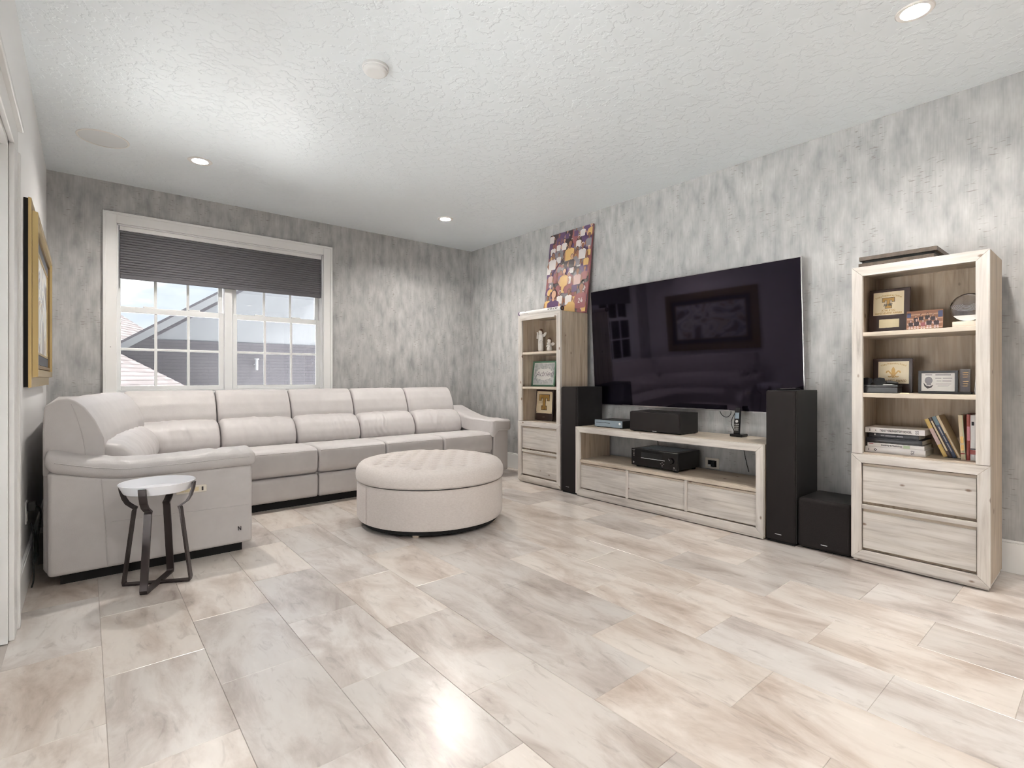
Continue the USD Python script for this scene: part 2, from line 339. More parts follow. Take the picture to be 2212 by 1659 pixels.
# ------------------------------------------------------------------ the room
XL, XR, YB, YF, ZC = -0.24, 3.915, 5.53, -2.6, 2.74
WT = 0.16
def structure(name, label):
    return thing(name, label, 'room', (0, 0, 0), kind='structure')
def wall_mesh(poly, origin, ex, ey, thick):
    """A wall polygon in its own plane, thickened away from the room (along -z of its frame)."""
    return put(ext(poly, thick, -thick), frame(origin, ex, ey))
WX0, WX1, WZ0, WZ1 = 0.205, 1.965, 0.945, 2.395      # window opening
DY0, DY1, DZ1 = 0.95, 2.90, 2.03                      # glazed door opening in the left wall
def top_solid(name, mesh, mat, label):
    solo(name, mesh, mat, label, 'room', kind='structure')
top_solid('wall_back', wall_mesh(sbox(XL - WT, 0, XR + WT, ZC).difference(sbox(WX0, WZ0, WX1, WZ1)), (0, YB, 0), (1, 0, 0), (0, 0, 1), WT), 'wallpaper', 'grey papered back wall with the window')
top_solid('wall_right', wall_mesh(sbox(-YB, 0, -YF, ZC), (XR, 0, 0), (0, -1, 0), (0, 0, 1), WT), 'wallpaper', 'grey papered wall behind the television')
top_solid('wall_left', wall_mesh(sbox(YF, 0, YB, ZC).difference(sbox(DY0, -1, DY1, DZ1)), (XL, 0, 0), (0, 1, 0), (0, 0, 1), WT), 'white_paint', 'white painted left wall')
top_solid('wall_front', bx(XL - WT, XR + WT, YF - WT, YF, 0, ZC), 'white_paint', 'white wall behind the camera')
LAMPS = [(2.898, 0.611, 0.074), (0.677, 4.558, 0.083), (2.90, 4.565, 0.083), (0.677, 0.611, 0.083), (2.898, -1.6, 0.083), (0.677, -1.6, 0.083)]
cl = sbox(XL - WT, YF - WT, XR + WT, YB + WT)
for (a, b, _) in LAMPS: cl = cl.difference(Point(a, b).buffer(0.057, 24))
top_solid('ceiling', ext(cl, 0.08, ZC), 'ceiling_paint', 'white textured ceiling')
top_solid('roof_deck', bx(XL - WT, XR + WT, YF - WT, YB + WT, ZC + 0.081, ZC + 0.25), 'dark_void', 'roof deck above the ceiling')

# floor: a slab and its tiles, half-bond, 0.3125 x 0.6 m, each bedded with a slightly recessed joint
fl = structure('floor', 'floor of pale stone-look tiles')
part(fl, 'slab', bx(XL - WT, XR + WT, YF - WT, YB + WT, -0.12, -0.0025), 'tile_joint')
TW, TL, GAP = 0.3125, 0.60, 0.0005
for k in range(-1, 13):
    xa, xb = max(XL, 0.05 + TW * k), min(XR, 0.05 + TW * (k + 1))
    if xb - xa < 0.02: continue
    y = (0.82 if k % 2 else 0.53) - TL * 6
    while y < YB:
        ya, yb = max(YF, y), min(YB, y + TL); y += TL
        if yb - ya < 0.01 or yb < -0.75: continue
        e = 0.0010
        pts = [(a, b, c) for c, g in ((-0.004, GAP), (-0.0012, GAP), (0.0, GAP + e)) for a in (xa + g, xb - g) for b in (ya + g, yb - g)]
        part(fl, 'tile', trimesh.convex.convex_hull(np.array(pts)), f'floor_tile_print_{RNG.integers(6)}')
part(fl, 'rear_tiles', bx(XL, XR, YF, -0.67, -0.003, -0.0005), 'floor_tile_print_0')

# baseboards
def board(name, label, segs):
    p = structure(name, label)
    for (x0, x1, y0, y1, side) in segs:
        part(p, 'board', soft(x0, x1, y0, y1, 0.0, 0.165, 0.002), 'trim_white')
        if side == 'x-': part(p, 'cap', soft(x0 + 0.004, x1, y0, y1, 0.165, 0.178, 0.003), 'trim_white')
        if side == 'x+': part(p, 'cap', soft(x0, x1 - 0.004, y0, y1, 0.165, 0.178, 0.003), 'trim_white')
        if side == 'y-': part(p, 'cap', soft(x0, x1, y0 + 0.004, y1, 0.165, 0.178, 0.003), 'trim_white')
board('baseboard_right', 'white baseboard along the television wall', [(XR - 0.016, XR, YF, YB - 0.016, 'x-')])
board('baseboard_back', 'white baseboard along the window wall', [(XL, XR, YB - 0.016, YB, 'y-')])
board('baseboard_left', 'white baseboard along the left wall', [(XL, XL + 0.016, 3.056, YB - 0.016, 'x+'), (XL, XL + 0.016, YF, 0.80, 'x+')])

# glazed door in the left wall with its casing (only the far casing shows in the photograph)
d = structure('door_1', 'glazed door in the left wall with white casing')
part(d, 'casing_jamb', soft(XL, XL + 0.018, DY1, DY1 + 0.115, 0, DZ1 + 0.0, 0.003), 'trim_white')
part(d, 'casing_band', soft(XL, XL + 0.027, DY1 + 0.115, DY1 + 0.15, 0, DZ1 + 0.0, 0.004), 'trim_white')
part(d, 'casing_jamb', soft(XL, XL + 0.018, DY0 - 0.15, DY0, 0, DZ1, 0.003), 'trim_white')
part(d, 'casing_head', soft(XL, XL + 0.018, DY0 - 0.15, DY1 + 0.15, DZ1, DZ1 + 0.10, 0.003), 'trim_white')
part(d, 'head_cap', soft(XL, XL + 0.036, DY0 - 0.16, DY1 + 0.156, DZ1 + 0.10, DZ1 + 0.125, 0.004), 'trim_white')
part(d, 'jamb', bx(XL - WT, XL, DY1 - 0.02, DY1 + 0.001, 0, DZ1), 'trim_white')
part(d, 'jamb', bx(XL - WT, XL, DY0 - 0.001, DY0 + 0.02, 0, DZ1), 'trim_white')
part(d, 'jamb_head', bx(XL - WT, XL, DY0, DY1, DZ1 - 0.02, DZ1 + 0.001), 'trim_white')
for a, b in ((DY0 + 0.02, 1.925), (1.925, DY1 - 0.02)):
    for q in ((a, a + 0.09, 0.02, DZ1 - 0.02), (b - 0.09, b, 0.02, DZ1 - 0.02), (a + 0.09, b - 0.09, 0.02, 0.22), (a + 0.09, b - 0.09, DZ1 - 0.12, DZ1 - 0.02)):
        part(d, 'door_rail', soft(XL - 0.115, XL - 0.075, *q, 0.003), 'trim_white')
    part(d, 'pane', bx(XL - 0.098, XL - 0.092, a + 0.085, b - 0.085, 0.215, DZ1 - 0.115), 'window_glass')

# ------------------------------------------------------------------ the window
w = structure('window_1', 'double hung window pair with white frame and grilles')
CW = 0.088
for (x0, x1, z0, z1, n) in ((WX0 - CW, WX0, WZ0 - 0.09, WZ1 + CW, 'casing'), (WX1, WX1 + CW, WZ0 - 0.09, WZ1 + CW, 'casing'), (WX0, WX1, WZ1, WZ1 + CW, 'casing_head')):
    part(w, n, soft(x0, x1, YB - 0.02, YB, z0, z1, 0.004), 'trim_white')
part(w, 'casing_lip', soft(WX0 - CW - 0.006, WX0 - CW + 0.016, YB - 0.028, YB, WZ0 - 0.09, WZ1 + CW + 0.006, 0.004), 'trim_white')
part(w, 'casing_lip', soft(WX1 + CW - 0.016, WX1 + CW + 0.006, YB - 0.028, YB, WZ0 - 0.09, WZ1 + CW + 0.006, 0.004), 'trim_white')
part(w, 'casing_lip', soft(WX0 - CW, WX1 + CW, YB - 0.028, YB, WZ1 + CW - 0.016, WZ1 + CW + 0.006, 0.004), 'trim_white')
part(w, 'sill', soft(WX0 - CW - 0.02, WX1 + CW + 0.02, YB - 0.05, YB + 0.09, WZ0 - 0.025, WZ0, 0.005), 'trim_white')
part(w, 'apron', soft(WX0 - CW, WX1 + CW, YB - 0.016, YB, WZ0 - 0.09, WZ0 - 0.025, 0.003), 'trim_white')
JY0, JY1 = YB + 0.001, YB + WT
part(w, 'jamb', bx(WX0, WX0 + 0.012, JY0, JY1, WZ0, WZ1), 'vinyl_white')
part(w, 'jamb', bx(WX1 - 0.012, WX1, JY0, JY1, WZ0, WZ1), 'vinyl_white')
part(w, 'jamb_head', bx(WX0, WX1, JY0, JY1, WZ1 - 0.012, WZ1), 'vinyl_white')
part(w, 'mullion', soft(1.035, 1.105, YB + 0.055, JY1, WZ0, WZ1 - 0.012, 0.004), 'vinyl_white')
part(w, 'bottom_rail', soft(WX0 + 0.012, WX1 - 0.012, YB + 0.06, JY1, WZ0, WZ0 + 0.022, 0.003), 'vinyl_white')
ZM = 1.672
for (gx0, gx1) in ((0.237, 0.992), (1.148, 1.916)):
    for (nm, y0, y1, z0, z1) in (('lower_sash', YB + 0.070, YB + 0.102, WZ0 + 0.022, ZM + 0.026), ('upper_sash', YB + 0.106, YB + 0.138, ZM - 0.020, WZ1 - 0.012)):
        S, bz0, bz1 = 0.043, (0.034 if nm[0] == 'l' else 0.045), (0.05 if nm[0] == 'l' else 0.04)
        ox0, ox1 = gx0 - S * 0.5, gx1 + S * 0.5
        if nm[0] == 'l': ox0, ox1 = gx0 - S * 0.62, gx1 + S * 0.62
        sp = part(w, nm, cat_([soft(ox0 - .012, gx0, y0, y1, z0, z1, 0.003), soft(gx1, ox1 + .012, y0, y1, z0, z1, 0.003),
                               soft(gx0, gx1, y0, y1, z0, z0 + bz0, 0.003), soft(gx0, gx1, y0, y1, z1 - bz1, z1, 0.003)]), 'vinyl_white')
        gz0, gz1, ym = z0 + bz0, z1 - bz1, (y0 + y1) / 2
        zs = [gz0, (gz0 + gz1) / 2, gz1]; xs = [gx0 + (gx1 - gx0) * i / 3 for i in range(4)]
        for x in xs[1:3]: part(sp, 'muntin', soft(x - 0.011, x + 0.011, ym - 0.009, ym + 0.009, gz0, gz1, 0.004), 'vinyl_white')
        part(sp, 'muntin', soft(gx0, gx1, ym - 0.008, ym + 0.008, zs[1] - 0.011, zs[1] + 0.011, 0.004), 'vinyl_white')
        for i in range(3):
            for j in range(2):
                part(sp, 'pane', bx(xs[i] + (.0105 if i else 0), xs[i + 1] - (.0105 if i < 2 else 0), ym - 0.002, ym + 0.002, zs[j] + (.0105 if j else 0), zs[j + 1] - (0 if j else .0105)), 'window_glass')
        if nm[0] == 'l':
            for fx in (0.27, 0.73):
                x = gx0 + (gx1 - gx0) * fx
                part(sp, 'sash_lock', soft(x - 0.045, x + 0.045, y0 + 0.002, y1 + 0.012, z1, z1 + 0.012, 0.003), 'vinyl_white')
part(w, 'screw', cyl((0.163, YB - 0.0225, 1.335), (0.163, YB - 0.019, 1.335), 0.004, 10), 'tv_metal')

# cellular shade
sh = thing('cellular_shade', 'grey pleated cellular shade half drawn inside the window', 'blind', (1.085, 5.56, 2.38))
SX0, SX1 = WX0 + 0.024, WX1 - 0.018
part(sh, 'headrail', soft(SX0 - 0.004, SX1 + 0.004, YB + 0.008, YB + 0.054, 2.345, 2.383, 0.004), 'white_plastic')
NP, ZT, ZBt = 17, 2.345, 1.965
PH = (ZT - ZBt) / NP
fr_, bk_ = [], []
for i in range(NP):
    for q in range(7):
        a = math.pi * q / 6 if q else 0.0
        z = ZT - PH * (i + (1 - math.cos(a)) / 2)
        fr_.append((YB + 0.026 - 0.0105 * math.sin(a) ** 0.8, z)); bk_.append((YB + 0.034 + 0.009 * math.sin(a), z))
part(sh, 'pleats', put(ext(Polygon(fr_ + bk_[::-1]).buffer(0), SX1 - SX0), frame((SX0, 0, 0), (0, 1, 0), (0, 0, 1))), 'shade_cloth')
part(sh, 'bottom_rail', soft(SX0, SX1, YB + 0.010, YB + 0.048, 1.933, 1.966, 0.006, 2), 'shade_cloth', 35)

# ------------------------------------------------------------------ outdoors: the neighbouring wing and roof
GY = 14.0
house = thing('neighbouring_house_wing', 'neighbouring gable wing with white upper wall and grey siding', 'house', (3.0, GY, 0))
rz = lambda x: 1.825 + 0.686 * (x - 0.593)
part(house, 'upper_wall', put(ext(Polygon([(0.70, 1.945), (0.78, rz(0.70) - 0.02), (6.0, rz(6.0) - 0.05), (11.5, rz(0.5)), (11.5, 1.945)]), 0.16, -0.16), frame((0, GY, 0), (1, 0, 0), (0, 0, 1))), 'stucco')
part(house, 'siding', put(ext(Polygon([(0.60, 1.6), (0.60, 1.80), (0.70, 1.945), (11.5, 1.945), (11.5, -1.6), (1.2, -1.6)]), 0.18, -0.16), frame((0, GY, 0), (1, 0, 0), (0, 0, 1))), 'siding')
slope_strip = lambda a, b: Polygon([(0.40, rz(0.40) + a), (6.0, rz(6.0) + a), (6.0, rz(6.0) + b), (0.40, rz(0.40) + b)])
FW = frame((0, GY, 0), (1, 0, 0), (0, 0, 1))
part(house, 'rake_board', put(ext(slope_strip(0.0, -0.17), 0.10, -0.04), FW), 'exterior_trim')
part(house, 'rake_moulding', put(ext(slope_strip(-0.171, -0.25), 0.075, -0.04), FW), 'siding')
part(house, 'roof_edge', put(ext(slope_strip(0.06, 0.001), 5.0, -4.93), FW), 'siding')
part(house, 'vent_pipe', cat_([cyl((3.26, GY - 0.2, 1.27), (3.26, GY - 0.2, 1.55), 0.035, 14), cyl((3.26, GY - 0.2, 1.40), (3.26, GY + 0.0, 1.40), 0.03, 12), cyl((3.26, GY - 0.2, 1.53), (3.26, GY - 0.2, 1.56), 0.055, 14)]), 'exterior_trim')
roof = thing('shingle_roof', 'sunlit pale shingle roof sloping beside the neighbouring wing', 'roof', (0.57, GY, 1.62))
gdir = np.array([0.6, -0.3, 0.0]); gl = np.linalg.norm(gdir); dn = gdir / gl            # downhill
along = np.array([0.3, 0.6, 0.0]) / gl
P0 = np.array([0.57, GY, 1.62])
for i in range(-26, 16):
    w0, w1 = i * 0.125, (i + 1) * 0.125 + 0.02
    A, B = -7.0, 4.35
    c = []
    for s in (A, B):
        for wd, h in ((w0, 0.0), (w1, 0.0)):
            base = P0 + along * s + dn * wd + np.array([0, 0, -gl * wd])
            lift = 0.001 if wd == w0 else 0.014
            c += [base + np.array([0, 0, lift]), base + np.array([0, 0, lift - 0.03])]
    part(roof, 'shingle_course', trimesh.convex.convex_hull(np.array(c)), 'shingle')
solo('patio', bx(-30, XL - WT - 0.02, -25, YB + WT, -0.32, -0.14), 'patio', 'pale paved patio outside the glazed door', 'ground', kind='structure')
solo('garden_ground', bx(-30, 30, YB + WT + 0.02, 40, -1.6, -1.4), 'soil', 'grey gravel ground between the houses', 'ground', kind='structure')

# ------------------------------------------------------------------ ceiling fittings
def downlight(x, y, R, label):
    t = thing('recessed_light', label, 'ceiling light', (x, y, ZC), group='recessed ceiling lights')
    part(t, 'trim_ring', lathe([(0.054, -0.004), (0.058, -0.006), (R - 0.004, -0.005), (R, -0.001), (R, -0.0003), (0.0575, -0.0003), (0.0560, 0.045), (0.0535, 0.045), (0.054, -0.004)], 56, (x, y, ZC)), 'lamp_housing', 40)
    part(t, 'lens', lathe([(0, 0.030), (0.0525, 0.030), (0.0525, 0.036), (0, 0.036)], 48, (x, y, ZC)), 'lamp_glow')
for (a, b, R), lb in zip(LAMPS, ('glowing recessed ceiling light above the right bookcase', 'glowing recessed ceiling light nearest the left wall', 'glowing recessed ceiling light near the back right corner',
                                 'glowing recessed ceiling light above the camera', 'glowing recessed ceiling light behind the camera by the television wall', 'glowing recessed ceiling light behind the camera by the left wall')):
    downlight(a, b, R, lb)
sm = thing('smoke_detector', 'round white smoke detector in the middle of the ceiling', 'smoke detector', (1.196, 2.577, ZC))
part(sm, 'base', lathe([(0, 0), (0.070, 0), (0.070, -0.012), (0.066, -0.016), (0, -0.016)][::-1], 56, (1.196, 2.577, ZC)), 'white_plastic', 30)
part(sm, 'cover', lathe([(0, -0.016), (0.064, -0.016), (0.063, -0.026), (0.055, -0.033), (0.046, -0.036), (0, -0.036)][::-1], 56, (1.196, 2.577, ZC)), 'white_plastic', 40)
cs = thing('ceiling_speaker', 'large round flush grey speaker grille in the ceiling', 'speaker', (0.0955, 4.568, ZC))
part(cs, 'rim', lathe([(0.138, -0.004), (0.146, -0.004), (0.149, 0.0), (0.138, 0.0), (0.138, -0.004)], 64, (0.0955, 4.568, ZC)), 'lamp_housing', 40)
part(cs, 'grille', lathe([(0, -0.0022), (0.1375, -0.0022), (0.1375, -0.0002), (0, -0.0002)], 64, (0.0955, 4.568, ZC)), 'grille_cloth')

# ------------------------------------------------------------------ sectional sofa
YS, XS = 4.385, 0.805          # front planes of the long run and of the left return
sofa = thing('sectional_sofa', 'large pale grey leather sectional sofa wrapping the window corner', 'sofa', (1.7, 4.4, 0))
run = lambda x0: (lambda v: np.c_[v[:, 0] + x0, YS + v[:, 1], v[:, 2]])
ret = lambda y0, sh=0.0, L=1.0: (lambda v: np.c_[XS - v[:, 1] + sh * np.clip(v[:, 0] / L, 0, 1) ** 1.25, y0 + v[:, 0], v[:, 2]])
def wrinkle(seed, amp, cx=0.5, L=0.62):
    def f(V):
        s, z = V[:, 0], V[:, 2]
        a = meshkit.noise(np.c_[s * 34 + 3 * meshkit.noise(np.c_[s * 6, z * 9, s * 0 + 5], seed), z * 5, s * 0], seed) - 0.5
        b = meshkit.noise(np.c_[s * 9, z * 7, s * 0 + 3.3], seed + 9) - 0.5
        wgt = 0.25 + np.exp(-((s - L * cx) / (0.20 * L)) ** 2)
        return amp * (a * wgt * 1.2 + 0.8 * b)
    return f
SEAT = [(0.03, 0.262), (-0.004, 0.30), (-0.010, 0.40), (0.0, 0.462), (0.03, 0.481), (0.20, 0.486), (0.40, 0.478), (0.64, 0.455), (0.64, 0.262)]
LUMB = [(0.575, 0.440), (0.545, 0.50), (0.553, 0.57), (0.590, 0.640), (0.650, 0.692), (0.72, 0.706), (0.80, 0.68), (0.80, 0.45)]
HEAD = [(0.750, 0.660), (0.724, 0.690), (0.729, 0.747), (0.7645, 0.842), (0.810, 0.916), (0.846, 0.947), (0.876, 0.960), (0.905, 0.957), (0.928, 0.930), (0.936, 0.80), (0.93, 0.660)]
BACK = [(0.86, 0.06), (0.86, 0.88), (0.90, 0.925), (0.955, 0.915), (0.972, 0.87), (0.972, 0.06)]
FRNT = [(0.008, 0.066), (-0.004, 0.09), (-0.004, 0.235), (0.008, 0.256), (0.06, 0.256), (0.06, 0.066)]
X = [0.855, 1.520, 2.142, 2.766, 3.388]
g = 0.0035
for i in range(4):
    x0, L = X[i] + g, X[i + 1] - X[i] - 2 * g
    f = run(x0)
    sc = part(sofa, 'seat_cushion', remap(cushion(SEAT, L, 0.022, 0.012, 0.02, 0.05, noise=wrinkle(20 + i, 0.0025, L=L)), f), 'leather', 50)
    part(sc, 'front_piping', tube([(x0 + 0.015, YS - 0.004, 0.458), (x0 + L / 2, YS - 0.005, 0.459), (x0 + L - 0.015, YS - 0.004, 0.458)], 0.0032, 6), 'leather', True)
    part(sofa, 'front_panel', remap(cushion(FRNT, L, 0.014, 0.008, 0.02, 0.1), f), 'leather', 50)
for i, (a, b) in enumerate([(0.238, 0.893)] + list(zip([0.893] + X[1:-1], X[1:]))):
    b = min(b, 3.375); x0, L = a + 0.004, b - a - 0.008
    f = run(x0)
    part(sofa, 'lumbar_cushion', remap(cushion(LUMB, L, 0.038, 0.025, 0.018, 0.012, 6, 0.010, wrinkle(40 + i, 0.012, (0.5, 0.55, 0.55, 0.45, 0.5)[i], L)), f), 'leather', True)
    part(sofa, 'headrest', remap(cushion(HEAD, L, 0.022, 0.012, 0.012, 0.03, 6, 0.004, wrinkle(60 + i, 0.0035, L=L)), f), 'leather', True)
part(sofa, 'back_shell', remap(cushion(BACK, 3.40 + 0.165, 0.02, 0.01, 0.03, 0.2), run(-0.165)), 'leather', 50)
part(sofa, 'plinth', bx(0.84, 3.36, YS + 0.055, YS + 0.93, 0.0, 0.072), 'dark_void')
part(sofa, 'underframe', bx(XS + 0.02, 3.40, YS + 0.05, YS + 0.88, 0.068, 0.30), 'leather')
# corner and left return
part(sofa, 'corner_seat', soft(0.20, 0.858, 4.36, 5.03, 0.27, 0.468, 0.02, 3, 0.08), 'leather', 50)
part(sofa, 'corner_back', ext(Polygon([(-0.160, 3.61), (-0.125, 3.61), (-0.07, 4.1), (0.02, 4.6), (0.13, 5.02), (0.235, 5.15), (0.235, 5.335), (-0.160, 5.335)]).buffer(-.012).buffer(.012), 0.86, 0.065), 'leather', 50)
f = ret(3.655)
sc = part(sofa, 'seat_cushion', remap(cushion(SEAT, 0.725, 0.022, 0.012, 0.02, 0.05, noise=wrinkle(31, 0.003, L=.72)), f), 'leather', 50)
part(sc, 'front_piping', tube([(XS + 0.004, 3.67, 0.458), (XS + 0.005, 4.0, 0.459), (XS + 0.004, 4.36, 0.458)], 0.0032, 6), 'leather', True)
part(sofa, 'front_panel', remap(cushion(FRNT, 0.725, 0.014, 0.008, 0.02, 0.1), f), 'leather', 50)
part(sofa, 'lumbar_cushion', remap(cushion(LUMB, 1.30, 0.045, 0.025, 0.018, 0.012, 6, 0.010, wrinkle(47, 0.012, 0.75, 1.3)), ret(3.66, 0.20, 1.3)), 'leather', True)
part(sofa, 'headrest', remap(cushion(HEAD, 1.46, 0.022, 0.012, 0.012, 0.03, 6, 0.004, wrinkle(67, 0.0035, L=1.4)), ret(3.602, 0.285, 1.45)), 'leather', True)
SIDE = [(0.735, 0.560), (0.722, 0.69), (0.727, 0.747), (0.7625, 0.842), (0.808, 0.918), (0.846, 0.951), (0.876, 0.964), (0.915, 0.958), (0.968, 0.92), (0.974, 0.80), (0.974, 0.560)]
bs = part(sofa, 'back_side', remap(cushion(SIDE, 0.052, 0.010, 0.012, 0.012, 0.03, 4), ret(3.549)), 'leather', 50)
part(bs, 'side_seam', tube([(XS - 0.800, 3.5485, 0.575), (XS - 0.815, 3.5480, 0.75), (XS - 0.862, 3.5485, 0.935)], 0.0022, 6), 'leather', True)
part(sofa, 'back_shell', remap(cushion(BACK, 1.62, 0.02, 0.01, 0.03, 0.2), ret(3.553)), 'leather', 50)
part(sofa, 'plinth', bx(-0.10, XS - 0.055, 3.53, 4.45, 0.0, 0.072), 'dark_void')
part(sofa, 'underframe', bx(-0.12, XS - 0.05, 3.60, 4.40, 0.068, 0.30), 'leather')
# left arm: flat outer panel facing the camera, and its soft pad
ARM0, ARM1 = 3.462, 3.655
la = soft(-0.148, 0.795, ARM0, ARM1, 0.060, 0.535, 0.022, 4, 0.06)
v = la.vertices; u = np.clip((v[:, 0] + 0.148) / 0.943, 0, 1)
v[:, 2] += np.where(v[:, 2] > 0.4, 0.06 * np.clip((0.35 - u) / 0.35, 0, 1) ** 1.5, 0); v[:, 1] -= np.where(v[:, 1] < ARM0 + 0.05, 0.006 * np.sin(math.pi * u) * np.sin(math.pi * np.clip((v[:, 2] - .06) / .5, 0, 1)), 0)
pan = part(sofa, 'arm_panel', la, 'leather', 50)
pad = soft(-0.158, 0.815, ARM0 - 0.018, ARM1 + 0.03, 0.528, 0.622, 0.040, 6, 0.014)
v = pad.vertices; u = (v[:, 0] + 0.158) / 0.973
v[:, 2] += 0.065 * np.clip((0.35 - u) / 0.35, 0, 1) ** 1.4 - 0.008 * np.sin(math.pi * np.clip(u * 1.2, 0, 1))
top = np.clip((v[:, 2] - 0.57) / 0.05, 0, 1)
v[:, 2] += top * 0.012 * (meshkit.noise(np.c_[v[:, 0] * 26, v[:, 1] * 10, v[:, 2] * 0], 5) - 0.5) + top * 0.02 * np.sin(math.pi * np.clip((v[:, 1] - ARM0) / (ARM1 - ARM0), 0, 1))
pd = part(sofa, 'arm_pad', pad, 'leather', True)
zz = lambda x: 0.588 + 0.065 * max(0, (0.35 - (x + 0.158) / 0.973) / 0.35) ** 1.4 - 0.008 * math.sin(math.pi * min(1, (x + 0.158) / 0.973 * 1.2))
part(pd, 'pad_seam', tube([(x, ARM0 - 0.0185, zz(x)) for x in np.linspace(-0.12, 0.775, 16)], 0.0026, 6), 'leather', True)
for xa, xb, za, zb in ((0.065, 0.092, 0.535, 0.075), ):
    part(pan, 'panel_seam', tube([(xa, ARM0 - 0.0045, za), ((xa + xb) / 2, ARM0 - 0.0065, (za + zb) / 2), (xb, ARM0 - 0.0035, zb)], 0.0022, 6), 'leather', True)
part(pan, 'panel_seam', tube([(0.10, ARM0 - 0.0055, 0.305), (0.40, ARM0 - 0.0072, 0.300), (0.775, ARM0 - 0.0015, 0.292)], 0.0016, 6), 'leather', True)
cp = part(sofa, 'control_panel', soft(0.395, 0.548, ARM0 - 0.0105, ARM0 + 0.003, 0.405, 0.447, 0.006, 3), 'ivory_plastic', 40, label='ivory recliner control panel on the near arm')
for k in range(4):
    x = 0.412 + k * 0.024
    part(cp, 'control_button', soft(x, x + 0.022, ARM0 - 0.0125, ARM0 - 0.009, 0.415, 0.437, 0.0015), 'brass_pale')
part(cp, 'usb_socket', soft(0.521, 0.530, ARM0 - 0.0118, ARM0 - 0.009, 0.415, 0.437, 0.001), 'ink_dark')
part(pan, 'maker_badge', put(fit_text('N', 0.018, 0.024, 0.0012, True), frame((0.722, ARM0 - 0.0035, 0.142), (1, 0, 0), (0, 0, 1))), 'ink_dark')
# right arm
part(sofa, 'arm_panel', soft(3.395, 3.598, YS - 0.012, YS + 0.90, 0.060, 0.548, 0.022, 4, 0.1), 'leather', 50)
rp = soft(3.378, 3.618, YS - 0.045, YS + 0.92, 0.535, 0.620, 0.036, 6, 0.02)
v = rp.vertices; t = (v[:, 1] - YS + 0.045) / 0.965
v[:, 2] += 0.13 * np.clip((t - 0.38) / 0.62, 0, 1) ** 1.5
fr = np.clip((0.06 - t) / 0.06, 0, 1); inn = np.clip((3.44 - v[:, 0]) / 0.06, 0, 1)
v[:, 2] -= np.where(v[:, 2] < 0.585, 0.055 * fr, 0); v[:, 2] -= np.where(v[:, 2] < 0.60, 0.09 * inn, 0); v[:, 0] -= 0.02 * inn
v[:, 2] += 0.008 * (meshkit.noise(np.c_[v[:, 0] * 9, v[:, 1] * 16, v[:, 2] * 0], 8) - 0.5)
part(sofa, 'arm_pad', rp, 'leather', True)
part(sofa, 'rear_box', bx(-0.198, -0.170, 3.80, 3.95, 0.05, 0.22), 'black_satin', label='black power box behind the back')

# ------------------------------------------------------------------ tufted round ottoman
OX, OY, OR = 2.031, 3.40, 0.545
ot = thing('tufted_ottoman', 'round pale linen ottoman with a button tufted lid', 'ottoman', (OX, OY, 0))
part(ot, 'body', lathe([(0, 0.048), (0.515, 0.048), (0.535, 0.052), (0.543, 0.07), (0.545, 0.18), (0.543, 0.305), (0.535, 0.322), (0.50, 0.325), (0, 0.325)], 128, (OX, OY, 0)), 'linen', 40)
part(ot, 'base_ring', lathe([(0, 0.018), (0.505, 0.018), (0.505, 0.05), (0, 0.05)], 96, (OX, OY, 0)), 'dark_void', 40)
for a in (0.6, 2.17, 3.95, 5.3):
    pass
fwd = np.array([math.sin(math.radians(YAW)), math.cos(math.radians(YAW)), 0]); rgt = np.array([fwd[1], -fwd[0], 0])
SPC = 0.098
btn = []
ca, sa = math.cos(0.06), math.sin(0.06)
for i in range(-5, 6):
    for j in range(-5, 6):
        a, b = (i + 0.5) * SPC * 1.04, (j + 0.5) * SPC
        if math.hypot(a, b) < 0.452:
            q = rgt * (a * ca - b * sa) + fwd * (a * sa + b * ca); btn.append((q[0], q[1]))
btn = np.array(btn)
def lid_height(x, y):
    r = np.hypot(x, y)
    z = 0.462 + 0.006 * (1 - (r / OR) ** 2) + 0.0 * r
    d2 = ((x[:, None] - btn[:, 0]) ** 2 + (y[:, None] - btn[:, 1]) ** 2)
    z = z - (0.060 * np.exp(-np.sqrt(d2 + 2e-6) / 0.0118)).sum(1) - (0.009 * np.exp(-d2 / 0.035 ** 2)).sum(1)
    # shallow folds running between buttons
    al, bl = x * rgt[0] + y * rgt[1], x * fwd[0] + y * fwd[1]
    return z
prof = [(OR + 0.002 - 0.0, 0.331), (OR + 0.006, 0.345), (OR + 0.008, 0.375), (OR + 0.004, 0.405), (OR - 0.010, 0.430), (OR - 0.030, 0.448)]
NA, V = 240, []
ang = np.linspace(0, 2 * math.pi, NA, endpoint=False)
rings = [(0.46, 0.331)] + prof
for (r, z) in rings: V.append(np.c_[r * np.cos(ang), r * np.sin(ang), np.full(NA, z)])
for r in np.r_[np.linspace(OR - 0.05, 0.012, 74)]:
    x, y = r * np.cos(ang), r * np.sin(ang)
    V.append(np.c_[x, y, lid_height(x, y) - 0.012 * np.clip((r - 0.44) / 0.055, 0, 1) ** 2])
for q in range(len(rings)):      # gathered folds in the rim
    V[q][:, :2] *= (1 + 0.0022 * (meshkit.noise(np.c_[ang * 9, ang * 0, ang * 0 + q * .2], 3) - 0.5))[:, None]
nr = len(V); V = np.vstack(V + [[[0, 0, lid_height(np.zeros(1), np.zeros(1))[0]]], [[0, 0, 0.331]]])
i = np.arange(nr * NA).reshape(nr, NA); j = np.roll(i, -1, 1)
F = np.vstack([np.stack([i[:-1].ravel(), j[:-1].ravel(), j[1:].ravel()], 1), np.stack([i[:-1].ravel(), j[1:].ravel(), i[1:].ravel()], 1),
               np.stack([i[-1], j[-1], np.full(NA, nr * NA)], 1), np.stack([j[0], i[0], np.full(NA, nr * NA + 1)], 1)])
lid = trimesh.Trimesh(V + [OX, OY, 0], F, process=False)
